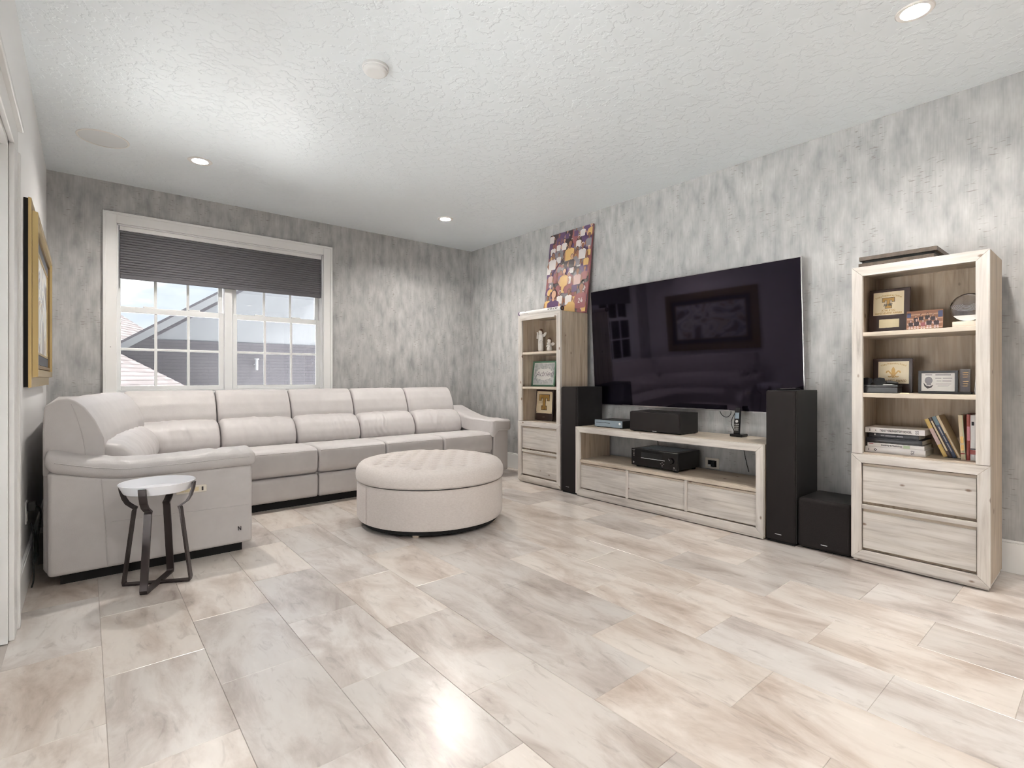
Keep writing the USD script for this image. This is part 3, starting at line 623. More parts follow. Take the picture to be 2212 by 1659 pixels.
if lid.volume < 0: lid.invert()
lp = part(ot, 'lid', lid, 'linen', True)
zb = lid_height(btn[:, 0], btn[:, 1])
for (x, y), z in zip(btn, zb):
    b = trimesh.creation.icosphere(1, 0.0085); b.vertices[:, 2] *= 0.5; b.apply_translation((OX + x, OY + y, z + 0.0015))
    part(lp, 'button', b, 'linen', True)
part(ot, 'lid_gap', lathe([(0, 0.3255), (0.532, 0.3255), (0.532, 0.3305), (0, 0.3305)], 96, (OX, OY, 0)), 'dark_void', 40)
for a, c in ((3.22, 1),):
    part(ot, 'side_seam', tube([(OX + 0.5465 * math.cos(a), OY + 0.5465 * math.sin(a), z) for z in (0.06, 0.18, 0.315)], 0.0028, 6), 'linen', True)
for a in (-2.32, -0.9, 0.75, 2.3):
    part(ot, 'foot', lathe([(0, 0), (0.022, 0), (0.026, 0.012), (0.028, 0.019), (0, 0.019)], 20, (OX + 0.48 * math.cos(a), OY + 0.48 * math.sin(a), 0)), 'pine_shelf', 40, label='small pale wooden foot')

# ------------------------------------------------------------------ side table
TX, TY = 0.29, 3.235
st = thing('side_table', 'small round white tray table on four dark bronze legs', 'side table', (TX, TY, 0))
tray = [(0, 0.482), (0.140, 0.482), (0.146, 0.485), (0.1665, 0.526), (0.1690, 0.530), (0.1665, 0.532), (0.1635, 0.529), (0.1440, 0.4905), (0.1400, 0.4880), (0, 0.4880)]
part(st, 'tray', lathe(tray, 72, (TX, TY, 0)), 'metal_tray', 35)
path = [(0.166, 0.522), (0.162, 0.490), (0.150, 0.450), (0.135, 0.424), (0.112, 0.406), (0.098, 0.398), (0.104, 0.385), (0.150, 0.020), (0.147, 0.006), (0.012, 0.005)]
leg2d = LineString(path).buffer(0.0045, cap_style=2, join_style=1)
for k in range(4):
    a = math.atan2(0.32, 0.163) + k * math.pi / 2 + math.pi
    er, et = np.array([math.cos(a), math.sin(a), 0]), np.array([-math.sin(a), math.cos(a), 0])
    lg = ext(leg2d, 0.034, -0.017)
    lg = put(lg, frame((TX + er[0] * 0.004, TY + er[1] * 0.004, 0), er, (0, 0, 1)))
    part(st, 'leg', lg, 'bronze')
part(st, 'base_hub', bx(TX - 0.017, TX + 0.017, TY - 0.017, TY + 0.017, 0.0005, 0.0098), 'bronze')

# ------------------------------------------------------------------ pine storage
def miter(parent, name, mat, x0, x1, pts):
    """A mitred frame piece: polygon in (-y, z), from x0 back to x1."""
    part(parent, name, put(ext(Polygon([(-y, z) for y, z in pts]).buffer(-0.0006), x1 - x0, -(x1 - x0)), frame((x0, 0, 0), (0, -1, 0), (0, 0, 1))), mat)
def mitred_frame(p, y0, y1, z0, z1, wd, x0, x1, sides='tblr'):
    a, b = y0 + wd, y1 - wd
    if 't' in sides: miter(p, 'top_rail', 'pine_wash_level', x0, x1, [(y0, z1), (y1, z1), (b, z1 - wd), (a, z1 - wd)])
    if 'b' in sides: miter(p, 'bottom_rail', 'pine_wash_level', x0, x1, [(y0, z0), (y1, z0), (b, z0 + wd), (a, z0 + wd)])
    lo = (lambda: z0 + wd) if 'b' in sides else (lambda: z0)
    hi = (lambda: z1 - wd) if 't' in sides else (lambda: z1)
    miter(p, 'stile', 'pine_wash_upright', x0, x1, [(y0, z0), (y0, z1), (a, hi()), (a, lo())])
    miter(p, 'stile', 'pine_wash_upright', x0, x1, [(y1, z0), (y1, z1), (b, hi()), (b, lo())])
def drawer(p, y0, y1, z0, z1, x, lip=True):
    d = part(p, 'drawer_front', soft(x, x + 0.02, y0, y1, z0, z1, 0.0025), 'pine_wash_drawer')
    part(d, 'finger_lip', bx(x + 0.008, x + 0.02, y0, y1, z1, z1 + 0.014), 'pine_shelf')
def bookcase(label, y0, y1):
    xf, xb, H = 3.457, 3.842, 1.715
    p = thing('bookcase', label, 'bookcase', ((xf + xb) / 2, (y0 + y1) / 2, 0), group='pine bookcases either side of the television')
    part(p, 'plinth', bx(xf + 0.010, xb, y0 + 0.006, y1 - 0.006, 0.007, 0.030), 'pine_wash_level')
    part(p, 'glide', bx(xf + 0.03, xb, y0 + 0.02, y1 - 0.02, 0, 0.007), 'dark_void')
    for (a, b) in ((y0, y0 + 0.024), (y1 - 0.024, y1)):
        s = part(p, 'side_panel', soft(xf + 0.022, xb, a, b, 0.030, H, 0.0015), 'pine_brown_upright')
    part(p, 'back_panel', bx(xb - 0.016, xb - 0.004, y0 + 0.0242, y1 - 0.0242, 0.03, H - 0.0243), 'pine_backing')
    part(p, 'top_panel', bx(xf + 0.0222, xb, y0 + 0.0242, y1 - 0.0242, H - 0.024, H - 0.0003), 'pine_shelf')
    mitred_frame(p, y0, y1, 0.632, H, 0.054, xf, xf + 0.022, 't')
    mitred_frame(p, y0 - 0.002, y1 + 0.002, 0.022, 0.630, 0.050, xf - 0.004, xf + 0.022)
    part(p, 'deck', bx(xf + 0.022, xb - 0.016, y0 + 0.024, y1 - 0.024, 0.606, 0.628), 'pine_shelf')
    for z in (0.983, 1.335):
        part(p, 'shelf', soft(xf + 0.010, xb - 0.016, y0 + 0.0245, y1 - 0.0245, z - 0.024, z, 0.002), 'pine_shelf')
    part(p, 'divider_rail', soft(xf + 0.004, xf + 0.022, y0 + 0.048, y1 - 0.048, 0.314, 0.338, 0.0015), 'pine_wash_level')
    part(p, 'drawer_recess', bx(xf + 0.0325, xf + 0.036, y0 + 0.03, y1 - 0.03, 0.07, 0.60), 'pine_brown_upright')
    for (a, b) in ((0.354, 0.560), (0.086, 0.297)):
        drawer(p, y0 + 0.052, y1 - 0.052, a, b, xf + 0.011)
    return p
bookcase('tall whitewashed pine bookcase left of the television, with angel figurines', 3.428, 4.040)
bookcase('tall whitewashed pine bookcase right of the television, filled with books and plaques', 0.4285, 1.0265)

sx0, sx1, sy0, sy1, SH = 3.428, 3.875, 1.524, 3.205, 0.630
tv_stand = thing('television_stand', 'low whitewashed pine television stand with three drawers', 'cabinet', ((sx0 + sx1) / 2, (sy0 + sy1) / 2, 0))
mitred_frame(tv_stand, sy0, sy1, 0.022, SH, 0.050, sx0, sx0 + 0.022)
part(tv_stand, 'plinth', bx(sx0 + 0.010, sx1, sy0 + 0.008, sy1 - 0.008, 0.006, 0.022), 'pine_wash_level')
part(tv_stand, 'glide', bx(sx0 + 0.03, sx1, sy0 + 0.02, sy1 - 0.02, 0, 0.006), 'dark_void')
part(tv_stand, 'top_panel', bx(sx0 + 0.0222, sx1, sy0, sy1, SH - 0.0298, SH), 'pine_shelf')
part(tv_stand, 'top_edge', bx(sx0 + 0.0225, sx0 + 0.05, sy0 + 0.03, sy1 - 0.03, SH - 0.05, SH - 0.03), 'pine_wash_level')
for a, b in ((sy0, sy0 + 0.03), (sy1 - 0.03, sy1)):
    part(tv_stand, 'side_panel', bx(sx0 + 0.022, sx1, a, b, 0.022, SH - 0.030), 'pine_brown_upright')
part(tv_stand, 'open_shelf', soft(sx0 + 0.006, sx1, sy0 + 0.0305, sy1 - 0.0305, 0.309, 0.333, 0.002), 'pine_shelf')
part(tv_stand, 'back_panel', bx(sx1 - 0.014, sx1 - 0.003, sy0 + 0.03, sy1 - 0.03, 0.022, 0.308), 'pine_brown_upright')
part(tv_stand, 'drawer_recess', bx(sx0 + 0.033, sx0 + 0.037, sy0 + 0.031, sy1 - 0.031, 0.07, 0.308), 'pine_brown_upright')
edges = [sy0 + 0.05, 2.095, 2.635, sy1 - 0.05]
for k in range(3):
    drawer(tv_stand, edges[k] + (0.0115 if k else 0.003), edges[k + 1] - (0.0115 if k < 2 else 0.003), 0.082, 0.287, sx0 + 0.011)
for y in edges[1:3]:
    part(tv_stand, 'drawer_divider', soft(sx0 + 0.004, sx0 + 0.03, y - 0.0105, y + 0.0105, 0.072, 0.308, 0.0015), 'pine_wash_upright')

# ------------------------------------------------------------------ television
TY0, TY1 = 1.430, 3.352
tilt_o = np.array([3.868, 0, 0.812]); tt = math.atan2(0.070, 1.10)
tvf = lambda: frame(tilt_o, (0, -1, 0), (-math.sin(tt), 0, math.cos(tt)))
tv = thing('television', 'huge wall mounted black television with glossy reflecting screen', 'television', (3.83, (TY0 + TY1) / 2, 1.36))
M = tvf(); hh = 1.104
part(tv, 'screen', put(soft(-TY1 + 0.006, -TY0 - 0.006, 0.006, hh - 0.006, -0.004, 0.0, 0.001), M), 'tv_screen')
bz = sbox(-TY1, 0, -TY0, hh).difference(sbox(-TY1 + 0.0055, 0.0055, -TY0 - 0.0055, hh - 0.0055))
part(tv, 'bezel', put(ext(bz, 0.016, -0.014), M), 'tv_metal')
part(tv, 'housing', put(cat_([soft(-TY1 + 0.004, -TY0 - 0.004, 0.004, hh - 0.004, -0.0135, -0.0045, 0.001), soft(-TY1 + 0.30, -TY0 - 0.30, 0.20, hh * 0.62, -0.036, -0.0135, 0.006)]), M), 'black_satin')
part(tv, 'lower_trim', put(soft(-3.02, -1.98, -0.003, 0.009, 0.0, 0.003, 0.0008), M), 'tv_metal')
part(tv, 'wall_bracket', bx(3.865, XR - 0.001, 2.15, 2.65, 1.10, 1.40), 'black_satin')
solo('screen_cable', cat_([tube([(3.885, 2.06, 0.80 + 0.03), (3.890, 2.05, 0.775), (3.892, 2.02, 0.762), (3.890, 1.99, 0.775), (3.885, 1.985, 0.83)], 0.0028, 6)]), 'cable_black', 'black cable loop hanging below the television', 'cable', True)

# ------------------------------------------------------------------ loudspeakers
def badge(p, y, z, x, wd=0.040):
    b = part(p, 'badge', bx(x - 0.0012, x + 0.001, y - wd / 2, y + wd / 2, z, z + 0.0045), 'silver', label='small silver maker badge')
def tower(label, y0, y1):
    t = thing('tower_speaker', label, 'speaker', (3.63, (y0 + y1) / 2, 0), group='black tower speakers')
    part(t, 'cabinet', soft(3.470, 3.812, y0, y1, 0.012, 0.990, 0.004, 2), 'speaker_black', 30)
    part(t, 'base', bx(3.462, 3.80, y0 + 0.008, y1 - 0.008, 0, 0.012), 'dark_void')
    part(t, 'grille', soft(3.447, 3.472, y0 + 0.002, y1 - 0.002, 0.016, 0.986, 0.009, 4), 'speaker_cloth', 40)
    badge(t, (y0 + y1) / 2 + 0.012, 0.055, 3.447)
tower('tall black tower speaker right of the television stand, beside the subwoofer', 1.334, 1.518)
tower('tall black tower speaker squeezed between the left bookcase and the television stand', 3.214, 3.410)
sw = thing('subwoofer', 'squat black subwoofer cube beside the right bookcase', 'speaker', (3.64, 1.18, 0))
part(sw, 'cabinet', soft(3.500, 3.815, 1.038, 1.328, 0.010, 0.312, 0.008, 3), 'speaker_black', 30)
part(sw, 'grille', soft(3.462, 3.508, 1.036, 1.330, 0.010, 0.316, 0.022, 5), 'speaker_cloth', 40)
part(sw, 'foot_rail', bx(3.50, 3.80, 1.06, 1.31, 0, 0.010), 'dark_void')
badge(sw, 1.175, 0.045, 3.462, 0.036)
ce = thing('center_speaker', 'wide black centre speaker on the television stand below the screen', 'speaker', (3.62, 2.42, SH))
part(ce, 'cabinet', soft(3.515, 3.765, 2.186, 2.654, SH + 0.004, SH + 0.166, 0.004, 2), 'speaker_black', 30)
part(ce, 'grille', soft(3.496, 3.518, 2.188, 2.652, SH + 0.007, SH + 0.163, 0.008, 4), 'speaker_cloth', 40)
for x in (3.53, 3.73):
    for y in (2.20, 2.62): part(ce, 'rubber_foot', bx(x, x + .02, y, y + .02, SH, SH + 0.006), 'dark_void')
badge(ce, 2.41, SH + 0.012, 3.496)

# ------------------------------------------------------------------ painting on the left wall
look('abstract_paint', {'g': ('geometry', {}), 'm': ('mapping', {'scale': (1.0, 2.1, 2.6)}), 'n': ('noise_texture', {'scale': 1.1, 'detail': 2.0, 'roughness': 0.35, 'distortion': 2.2}),
     'r': ('rgb_ramp', {'interpolate': False, 'ramp': [(0.0, (0.20, 0.17, 0.16)), (0.36, (0.33, 0.36, 0.42)), (0.42, (0.60, 0.59, 0.54)), (0.47, (0.68, 0.68, 0.66)), (0.52, (0.42, 0.46, 0.52)), (0.56, (0.62, 0.59, 0.50)), (0.61, (0.40, 0.31, 0.26)), (0.67, (0.24, 0.26, 0.25))]}),
     'p': ('principled_bsdf', {'roughness': 0.35, 'specular_ior_level': 0.5})},
     [('g.position', 'm.vector'), ('m.vector', 'n.vector'), ('n.fac', 'r.fac'), ('r.color', 'p.base_color')])
PY0, PY1, PZ0, PZ1 = 3.545, 5.145, 1.020, 1.985
pt = thing('framed_painting', 'large gold framed painting hanging on the white left wall', 'painting', (XL, (PY0 + PY1) / 2, PZ0))
def ring_frame(p, name, i0, i1, xa, xb, mat, bev=0.004):
    """Four mitred pieces of a picture frame lying on the left wall, between the insets i0 and i1."""
    a0, a1, c0, c1 = PY0 + i0, PY1 - i0, PZ0 + i0, PZ1 - i0
    b0, b1, d0, d1 = PY0 + i1, PY1 - i1, PZ0 + i1, PZ1 - i1
    for q in ([(a0, c0), (a1, c0), (b1, d0), (b0, d0)], [(a0, c1), (a1, c1), (b1, d1), (b0, d1)], [(a0, c0), (a0, c1), (b0, d1), (b0, d0)], [(a1, c0), (a1, c1), (b1, d1), (b1, d0)]):
        c = np.array(q); m = c.mean(0)
        lo = [(xa, y, z) for y, z in q]; hi = [(xb, *(m + (np.array(k) - m) * (1 - bev * np.array([1 / max(.02, np.ptp(c[:, 0])), 1 / max(.02, np.ptp(c[:, 1]))])))) for k in q]
        part(p, name, trimesh.convex.convex_hull(np.array(lo + hi)), mat)
part(pt, 'backing', bx(XL, XL + 0.018, PY0 + 0.004, PY1 - 0.004, PZ0 + 0.004, PZ1 - 0.004), 'dark_void')
ring_frame(pt, 'outer_moulding', 0.0, 0.075, XL + 0.018, XL + 0.030, 'gold_leaf')
ring_frame(pt, 'raised_moulding', 0.052, 0.100, XL + 0.0305, XL + 0.052, 'gold_leaf', 0.012)
ring_frame(pt, 'inner_moulding', 0.100, 0.125, XL + 0.0185, XL + 0.040, 'gold_dark', 0.006)
ring_frame(pt, 'liner', 0.125, 0.185, XL + 0.0185, XL + 0.031, 'liner_dark', 0.004)
ring_frame(pt, 'gilt_slip', 0.185, 0.200, XL + 0.0185, XL + 0.032, 'gold_leaf', 0.003)
part(pt, 'picture', bx(XL + 0.0182, XL + 0.026, PY0 + 0.199, PY1 - 0.199, PZ0 + 0.199, PZ1 - 0.199), 'abstract_paint')

# power outlet and cord by the sofa
po = thing('wall_outlet', 'white wall outlet low on the left wall behind the sofa arm', 'outlet', (XL, 3.67, 0.37))
part(po, 'plate', soft(XL, XL + 0.006, 3.635, 3.705, 0.312, 0.428, 0.003), 'white_plastic')
part(po, 'socket', soft(XL + 0.005, XL + 0.008, 3.653, 3.687, 0.325, 0.365, 0.002), 'ivory_plastic')
cd = thing('power_cord', 'black plug and power cord looping from the left wall outlet down behind the sofa', 'cord', (XL, 3.67, 0.40))
part(cd, 'plug', soft(XL + 0.0085, XL + 0.040, 3.648, 3.692, 0.375, 0.423, 0.005, 2), 'cable_black')
part(cd, 'cord', tube([(XL + 0.036, 3.67, 0.40), (XL + 0.050, 3.68, 0.385), (XL + 0.054, 3.70, 0.30), (XL + 0.046, 3.72, 0.20), (XL + 0.045, 3.75, 0.12), (XL + 0.045, 3.785, 0.10)], 0.004, 8), 'cable_black', True)
c2 = tube([(XL + 0.030, 3.56, 0.006), (XL + 0.036, 3.60, 0.05), (XL + 0.030, 3.645, 0.13), (XL + 0.030, 3.69, 0.22), (XL + 0.018, 3.72, 0.30)], 0.0035, 8)
solo('loose_cord', c2, 'cable_black', 'thin black cord rising from the floor between left wall and sofa', 'cord', True)

# ------------------------------------------------------------------ collage print leaning on the left bookcase
for n, c in (('gold', (0.58, 0.37, 0.14)), ('purple', (0.10, 0.055, 0.125)), ('white', (0.72, 0.68, 0.66)), ('dark', (0.035, 0.022, 0.025)), ('brown', (0.24, 0.11, 0.065)), ('tan', (0.50, 0.30, 0.20)), ('maroon', (0.24, 0.085, 0.09)), ('grey', (0.20, 0.185, 0.20)), ('rose', (0.52, 0.36, 0.33)), ('timber', (0.27, 0.135, 0.08)), ('navy', (0.07, 0.08, 0.16))):
    plain('print_' + n, c, 0.35)
def figure(x, y, s, skin, hair, top, pose=0.0, legs=None):
    """A generic little printed person: (colour, polygon) from back to front."""
    o = []
    if legs:
        o += [(skin, Polygon([(-.42, -1.55), (-.12, -1.55), (-.05, -.85), (-.40, -.85)])), (skin, Polygon([(.42, -1.55), (.12, -1.55), (.05, -.85), (.40, -.85)])), ('white', sbox(-.45, -1.68, -.10, -1.52)), ('white', sbox(.10, -1.68, .45, -1.52))]
    o += [(skin, LineString([(-.42, -.15), (-.62, -.55), (-.40 + pose, -.85)]).buffer(.10)), (skin, LineString([(.42, -.15), (.64, -.5), (.45 - pose, -.85 + pose * 2)]).buffer(.10)),
          (top, Polygon([(-.50, -.10), (-.18, .06), (.18, .06), (.50, -.10), (.44, -1.0), (-.44, -1.0)])), (skin, sbox(-.10, 0, .10, .22)),
          (hair, affinity.scale(Point(0, .46).buffer(1), .235, .285)), (skin, affinity.scale(Point(0.01, .42).buffer(1), .195, .245))]
    return [(c, affinity.translate(affinity.scale(p, s, s, origin=(0, 0)), x, y)) for c, p in o]
def lay_print(p, M, layers, clip, z0=0.0002, dz=0.00003, name='printed_patch'):
    by = {}
    for k, (c, pol) in enumerate(layers):
        q = pol.simplify(0.0015).buffer(0).intersection(clip)
        if q.is_empty or q.area < 1e-7: continue
        by.setdefault(c, []).append(ext(q, 0.0001, z0 + dz * k))
    for c, ms in by.items():
        part(p, name, put(cat_(ms), M), 'print_' + c, kind='stuff')
CWd, CHt = 0.605, 0.905
Mc = frame((3.776, 4.000, 1.7165), (0, -1, 0), (0.112, 0, 0.893))
cv = thing('collage_canvas', 'tall purple and gold basketball collage canvas leaning on the wall above the left bookcase', 'picture', (3.80, 3.70, 1.7165))
part(cv, 'canvas', put(soft(0, CWd, 0, CHt, -0.020, 0, 0.001), Mc), 'print_maroon')
R2 = random.Random(11); lay = []
for gy in range(9):
    for gx in range(5):
        x, y = (gx + 0.5 + R2.uniform(-.3, .3)) * CWd / 5, CHt - (gy + 0.3 + R2.uniform(-.25, .25)) * CHt / 8.6
        c = R2.choice(['purple', 'dark', 'maroon', 'grey', 'purple', 'dark', 'rose' if gy > 3 else 'dark'])
        lay.append((c, affinity.scale(Point(x, y).buffer(1, 5), R2.uniform(.05, .09), R2.uniform(.05, .1))))
for gy in range(8):
    for gx in range(6):
        x, y = (gx + 0.5 + R2.uniform(-.35, .35)) * CWd / 6, CHt - (gy + 0.35 + R2.uniform(-.3, .3)) * CHt / 8
        top = R2.choice(['gold', 'purple', 'white', 'gold', 'white', 'grey'] if gy < 4 else ['gold', 'gold', 'white', 'maroon', 'rose', 'purple'])
        s = R2.uniform(.055, .085)
        lay += figure(x, y, s, R2.choice(['brown', 'brown', 'tan', 'brown', 'rose' if gy > 4 else 'brown']), R2.choice(['dark', 'dark', 'white']), top, R2.uniform(-.15, .3))
lay += figure(.32, .70, .125, 'brown', 'dark', 'gold') + figure(.43, .60, .10, 'brown', 'dark', 'grey') + figure(.36, .575, .085, 'tan', 'dark', 'dark') + figure(.08, .62, .11, 'brown', 'dark', 'white') + figure(.50, .66, .10, 'brown', 'white', 'white') + figure(.27, .42, .11, 'tan', 'dark', 'gold') + figure(.46, .40, .10, 'brown', 'dark', 'rose')
lay += figure(.14, .165, .17, 'tan', 'dark', 'purple') + figure(.36, .20, .095, 'brown', 'dark', 'white', .1) + figure(.53, .20, .15, 'brown', 'dark', 'maroon') + [('gold', Polygon([(.33, 0), (.47, 0), (.46, .10), (.43, .13), (.37, .13), (.34, .10)]))]
lay_print(cv, Mc, lay, sbox(0, 0, CWd, CHt))
NZ = 0.0002 + 0.00003 * (len(lay) + 2)
t24 = fit_text('24', 0.062, 0.05, 0.0002, True); t24.apply_translation((.53, .105, NZ)); part(cv, 'jersey_number', put(t24, Mc), 'print_white')

pt_ = thing('poster_tube', 'rolled white poster lying along the front top edge of the left bookcase', 'poster', (3.482, 3.73, 1.7365))
tr = 0.0215
cy = lambda a, b, r: trimesh.creation.cylinder(radius=r, segment=[(3.482, a, 1.7155 + tr), (3.482, b, 1.7155 + tr)], sections=40)
part(pt_, 'roll', cy(4.030, 3.432, tr), 'paper', 40)
part(pt_, 'end_band', cy(4.045, 4.028, tr + 0.0003), 'print_purple', 40, label='dark purple end band')
rim = trimesh.creation.annulus(0.0125, tr + 0.0006, segment=[(3.482, 3.433, 1.7155 + tr), (3.482, 3.421, 1.7155 + tr)], sections=40)
part(pt_, 'end_ring', rim, 'ink_dark', 40, label='black ring round the open end')
part(pt_, 'core', cy(3.434, 3.426, 0.0127), 'print_timber', 40)
def wrap_text(s, w, h, yc, a0):
    m = fit_text(s, w, h, 0.0004, True).subdivide().subdivide(); v = m.vertices
    ang = a0 + (v[:, 1] - h / 2) / tr; rr = tr + 0.0004 + v[:, 2]
    return trimesh.Trimesh(np.c_[3.482 - rr * np.cos(ang), yc - v[:, 0], 1.7155 + tr + rr * np.sin(ang)], m.faces, process=False)
part(pt_, 'lettering', wrap_text('2020', 0.135, 0.020, 3.54, 0.35), 'ink_dark')
part(pt_, 'lettering', wrap_text('IIIIII', 0.085, 0.004, 3.935, -0.25), 'ink_dark')
part(pt_, 'lettering', wrap_text('I', 0.03, 0.006, 3.94, 0.75), 'ink_dark')

# ------------------------------------------------------------------ angel figurines
def blob(chains, edge=0.005, it=12):
    S = lambda p, r: manifold3d.Manifold.sphere(r, 20).translate([float(a) for a in p])
    m = manifold3d.Manifold()
    for ch in chains:
        for (p, r), (q, s) in zip(ch[:-1], ch[1:]): m = m + manifold3d.Manifold.batch_hull([S(p, r), S(q, s)])
    m = m.refine_to_length(edge).to_mesh()
    t = trimesh.Trimesh(m.vert_properties[:, :3], m.tri_verts, process=True)
    trimesh.smoothing.filter_taubin(t, iterations=it); return t
def wing(o, dirv, L, wd, t=0.004):
    """A leaf-shaped wing from o along dirv (in the y-z plane), with thickness."""
    u = np.array([0, *dirv], float); u /= np.linalg.norm(u)
    n = np.array([0, -u[2], u[1]])
    P = Polygon([(0, -.12 * wd), (.25 * L, -.5 * wd), (.7 * L, -.42 * wd), (L, 0), (.75 * L, .4 * wd), (.3 * L, .5 * wd), (0, .15 * wd)]).buffer(.004).buffer(-.002)
    return put(ext(P, t, -t / 2), frame(o, u, n))
ax, ay, az = 3.62, 3.872, 1.3355
an = thing('angel_figurine', 'tall white carved angel figurine with brown hair and one raised wing', 'figurine', (ax, ay, az), group='angel figurines on the left bookcase')
part(an, 'body', blob([[((ax, ay, az + .0315), .030), ((ax, ay, az + .07), .030), ((ax, ay, az + .13), .027), ((ax, ay, az + .172), .026), ((ax, ay, az + .186), .014), ((ax - .003, ay, az + .212), .021)],
                       [((ax, ay + .025, az + .172), .011), ((ax - .016, ay + .036, az + .150), .009), ((ax - .026, ay + .018, az + .19), .008), ((ax - .026, ay + .024, az + .205), .008)],
                       [((ax, ay - .026, az + .170), .011), ((ax - .010, ay - .033, az + .125), .009), ((ax - .026, ay - .012, az + .105), .008)]]), 'angel_white', True)
part(an, 'hair', blob([[((ax + .003, ay - .002, az + .2235), .0212), ((ax + .010, ay - .002, az + .205), .017), ((ax + .012, ay - .002, az + .195), .012)]]), 'angel_hair', True)
part(an, 'wing', wing((ax + .018, ay - .018, az + .165), (-.75, .66), .062, .030), 'angel_white')
part(an, 'wing', wing((ax + .018, ay + .018, az + .165), (.5, .86), .060, .026), 'angel_white')
ax, ay = 3.62, 3.742
an = thing('angel_figurine', 'small white child angel figurine with spread wings beside the taller one', 'figurine', (ax, ay, az), group='angel figurines on the left bookcase')
part(an, 'body', blob([[((ax, ay, az + .0285), .027), ((ax, ay, az + .05), .022), ((ax, ay, az + .078), .018), ((ax, ay, az + .092), .010), ((ax - .004, ay, az + .116), .0195)],
                       [((ax, ay + .016, az + .078), .008), ((ax - .016, ay + .022, az + .060), .0075), ((ax - .026, ay + .002, az + .066), .007)],
                       [((ax, ay - .016, az + .078), .008), ((ax - .016, ay - .022, az + .060), .0075), ((ax - .026, ay - .002, az + .066), .007)]]), 'angel_white', True)
part(an, 'hair', blob([[((ax + .002, ay, az + .1265), .0195), ((ax + .010, ay, az + .112), .015)]]), 'angel_hair', True)
part(an, 'wing', wing((ax + .016, ay + .008, az + .078), (.8, .3), .048, .030), 'angel_white')
part(an, 'wing', wing((ax + .016, ay - .008, az + .078), (-.86, .1), .048, .030), 'angel_white')

# ------------------------------------------------------------------ plaques and frames
def lean(x, y_left, z, tilt): return frame((x, y_left, z + 0.0185 * math.sin(tilt)), (0, -1, 0), (math.sin(tilt), 0, math.cos(tilt)))
def board_frame(p, M, w, h, wd, t, mat, inset=0.006):
    """A picture frame of four mitred pieces with a backing; its face at z = 0."""
    for q in ([(0, 0), (w, 0), (w - wd, wd), (wd, wd)], [(0, h), (w, h), (w - wd, h - wd), (wd, h - wd)], [(0, 0), (0, h), (wd, h - wd), (wd, wd)], [(w, 0), (w, h), (w - wd, h - wd), (w - wd, wd)]):
        part(p, 'frame_side', put(ext(Polygon(q), t, -t), M), mat)
    part(p, 'backing', put(bx(wd - .002, w - wd + .002, wd - .002, h - wd + .002, -t, -t + 0.003), M), 'dark_void')
def slab_T(w, h):
    return unary_union([sbox(-w / 2, h * .79, w / 2, h), sbox(-w / 2, h * .62, -w * .31, h), sbox(w * .31, h * .62, w / 2, h), sbox(-w * .115, 0, w * .115, h), sbox(-w * .25, 0, w * .25, h * .17), sbox(-w * .25, 0, -w * .15, h * .24), sbox(w * .15, 0, w * .25, h * .24)])
def show_T(p, M, cx, cy, w, h, z, outline=0.004):
    T = affinity.translate(slab_T(w, h), cx, cy)
    part(p, 'emblem_outline', put(ext(T.buffer(outline, join_style=2), 0.0006, z), M), 'ink_dark', label='dark outline of the block T')
    part(p, 'emblem', put(ext(T, 0.0006, z + 0.0007), M), 'ink_gold', label='gold block T')
SC = 'Trinity Preparatory School'
# left bookcase
M = lean(3.655, 4.000, 0.6285, 0.07)
pq = thing('award_plaque', 'dark wood plaque with a large gold block T, low in the left bookcase', 'plaque', (3.68, 3.87, 0.6285), group='award plaques on the bookcases')
part(pq, 'board', put(soft(0, 0.262, 0, 0.318, -0.018, 0, 0.004, 2), M), 'mahogany', 30)
part(pq, 'plate', put(soft(0.014, 0.248, 0.075, 0.302, 0, 0.0016, 0.0006), M), 'brass_plate')
show_T(pq, M, 0.131, 0.112, 0.150, 0.155, 0.0017, 0.005)
t = fit_text('Prep', 0.058, 0.020, 0.0006); t.apply_translation((0.131, 0.118, 0.0031)); part(pq, 'lettering', put(t, M), 'ink_brown')
for (a, b) in ((.022, .083), (.24, .083), (.022, .294), (.24, .294)):
    part(pq, 'screw', put(cyl((a, b, .001), (a, b, .0035), .004, 12), M), 'ink_dark')
part(pq, 'name_tab', put(bx(0.115, 0.147, 0.036, 0.039, 0.0, 0.0012), M), 'brass_pale')
M = lean(3.610, 4.010, 0.9835, 0.12)
gf = thing('name_drawing', 'green framed grey pencil drawing of a handwritten name in the left bookcase', 'picture', (3.63, 3.85, 0.9835))
board_frame(gf, M, 0.345, 0.262, 0.017, 0.014, 'green_frame')
part(gf, 'sheet', put(bx(.016, .329, .016, .246, -.009, -.007), M), 'paper')
look('pencil_grey', {'g': ('geometry', {}), 'n': ('noise_texture', {'scale': 38.0, 'detail': 5.0}), 'r': ('rgb_ramp', {'ramp': [(.35, (.30, .30, .30)), (.6, (.56, .56, .55))]}), 'p': ('principled_bsdf', {'roughness': .8})}, [('g.position', 'n.vector'), ('n.fac', 'r.fac'), ('r.color', 'p.base_color')])
wav = Polygon([(.172 + (.112 + .008 * math.sin(9 * a)) * np.sign(math.cos(a)) * abs(math.cos(a)) ** .5, .128 + (.058 + .006 * math.sin(11 * a)) * np.sign(math.sin(a)) * abs(math.sin(a)) ** .5) for a in np.linspace(0, 2 * math.pi, 120, endpoint=False)]).buffer(0)
part(gf, 'pencil_border', put(ext(sbox(.024, .026, .321, .236).difference(wav), .0003, -.007), M), 'pencil_grey')
t = text('Adrien', 0.050, 0.0004, slant=0.28); t.apply_scale([1.25, 1, 1]); t.apply_translation((.185, .105, -.0068)); part(gf, 'lettering', put(t, M), 'print_grey')
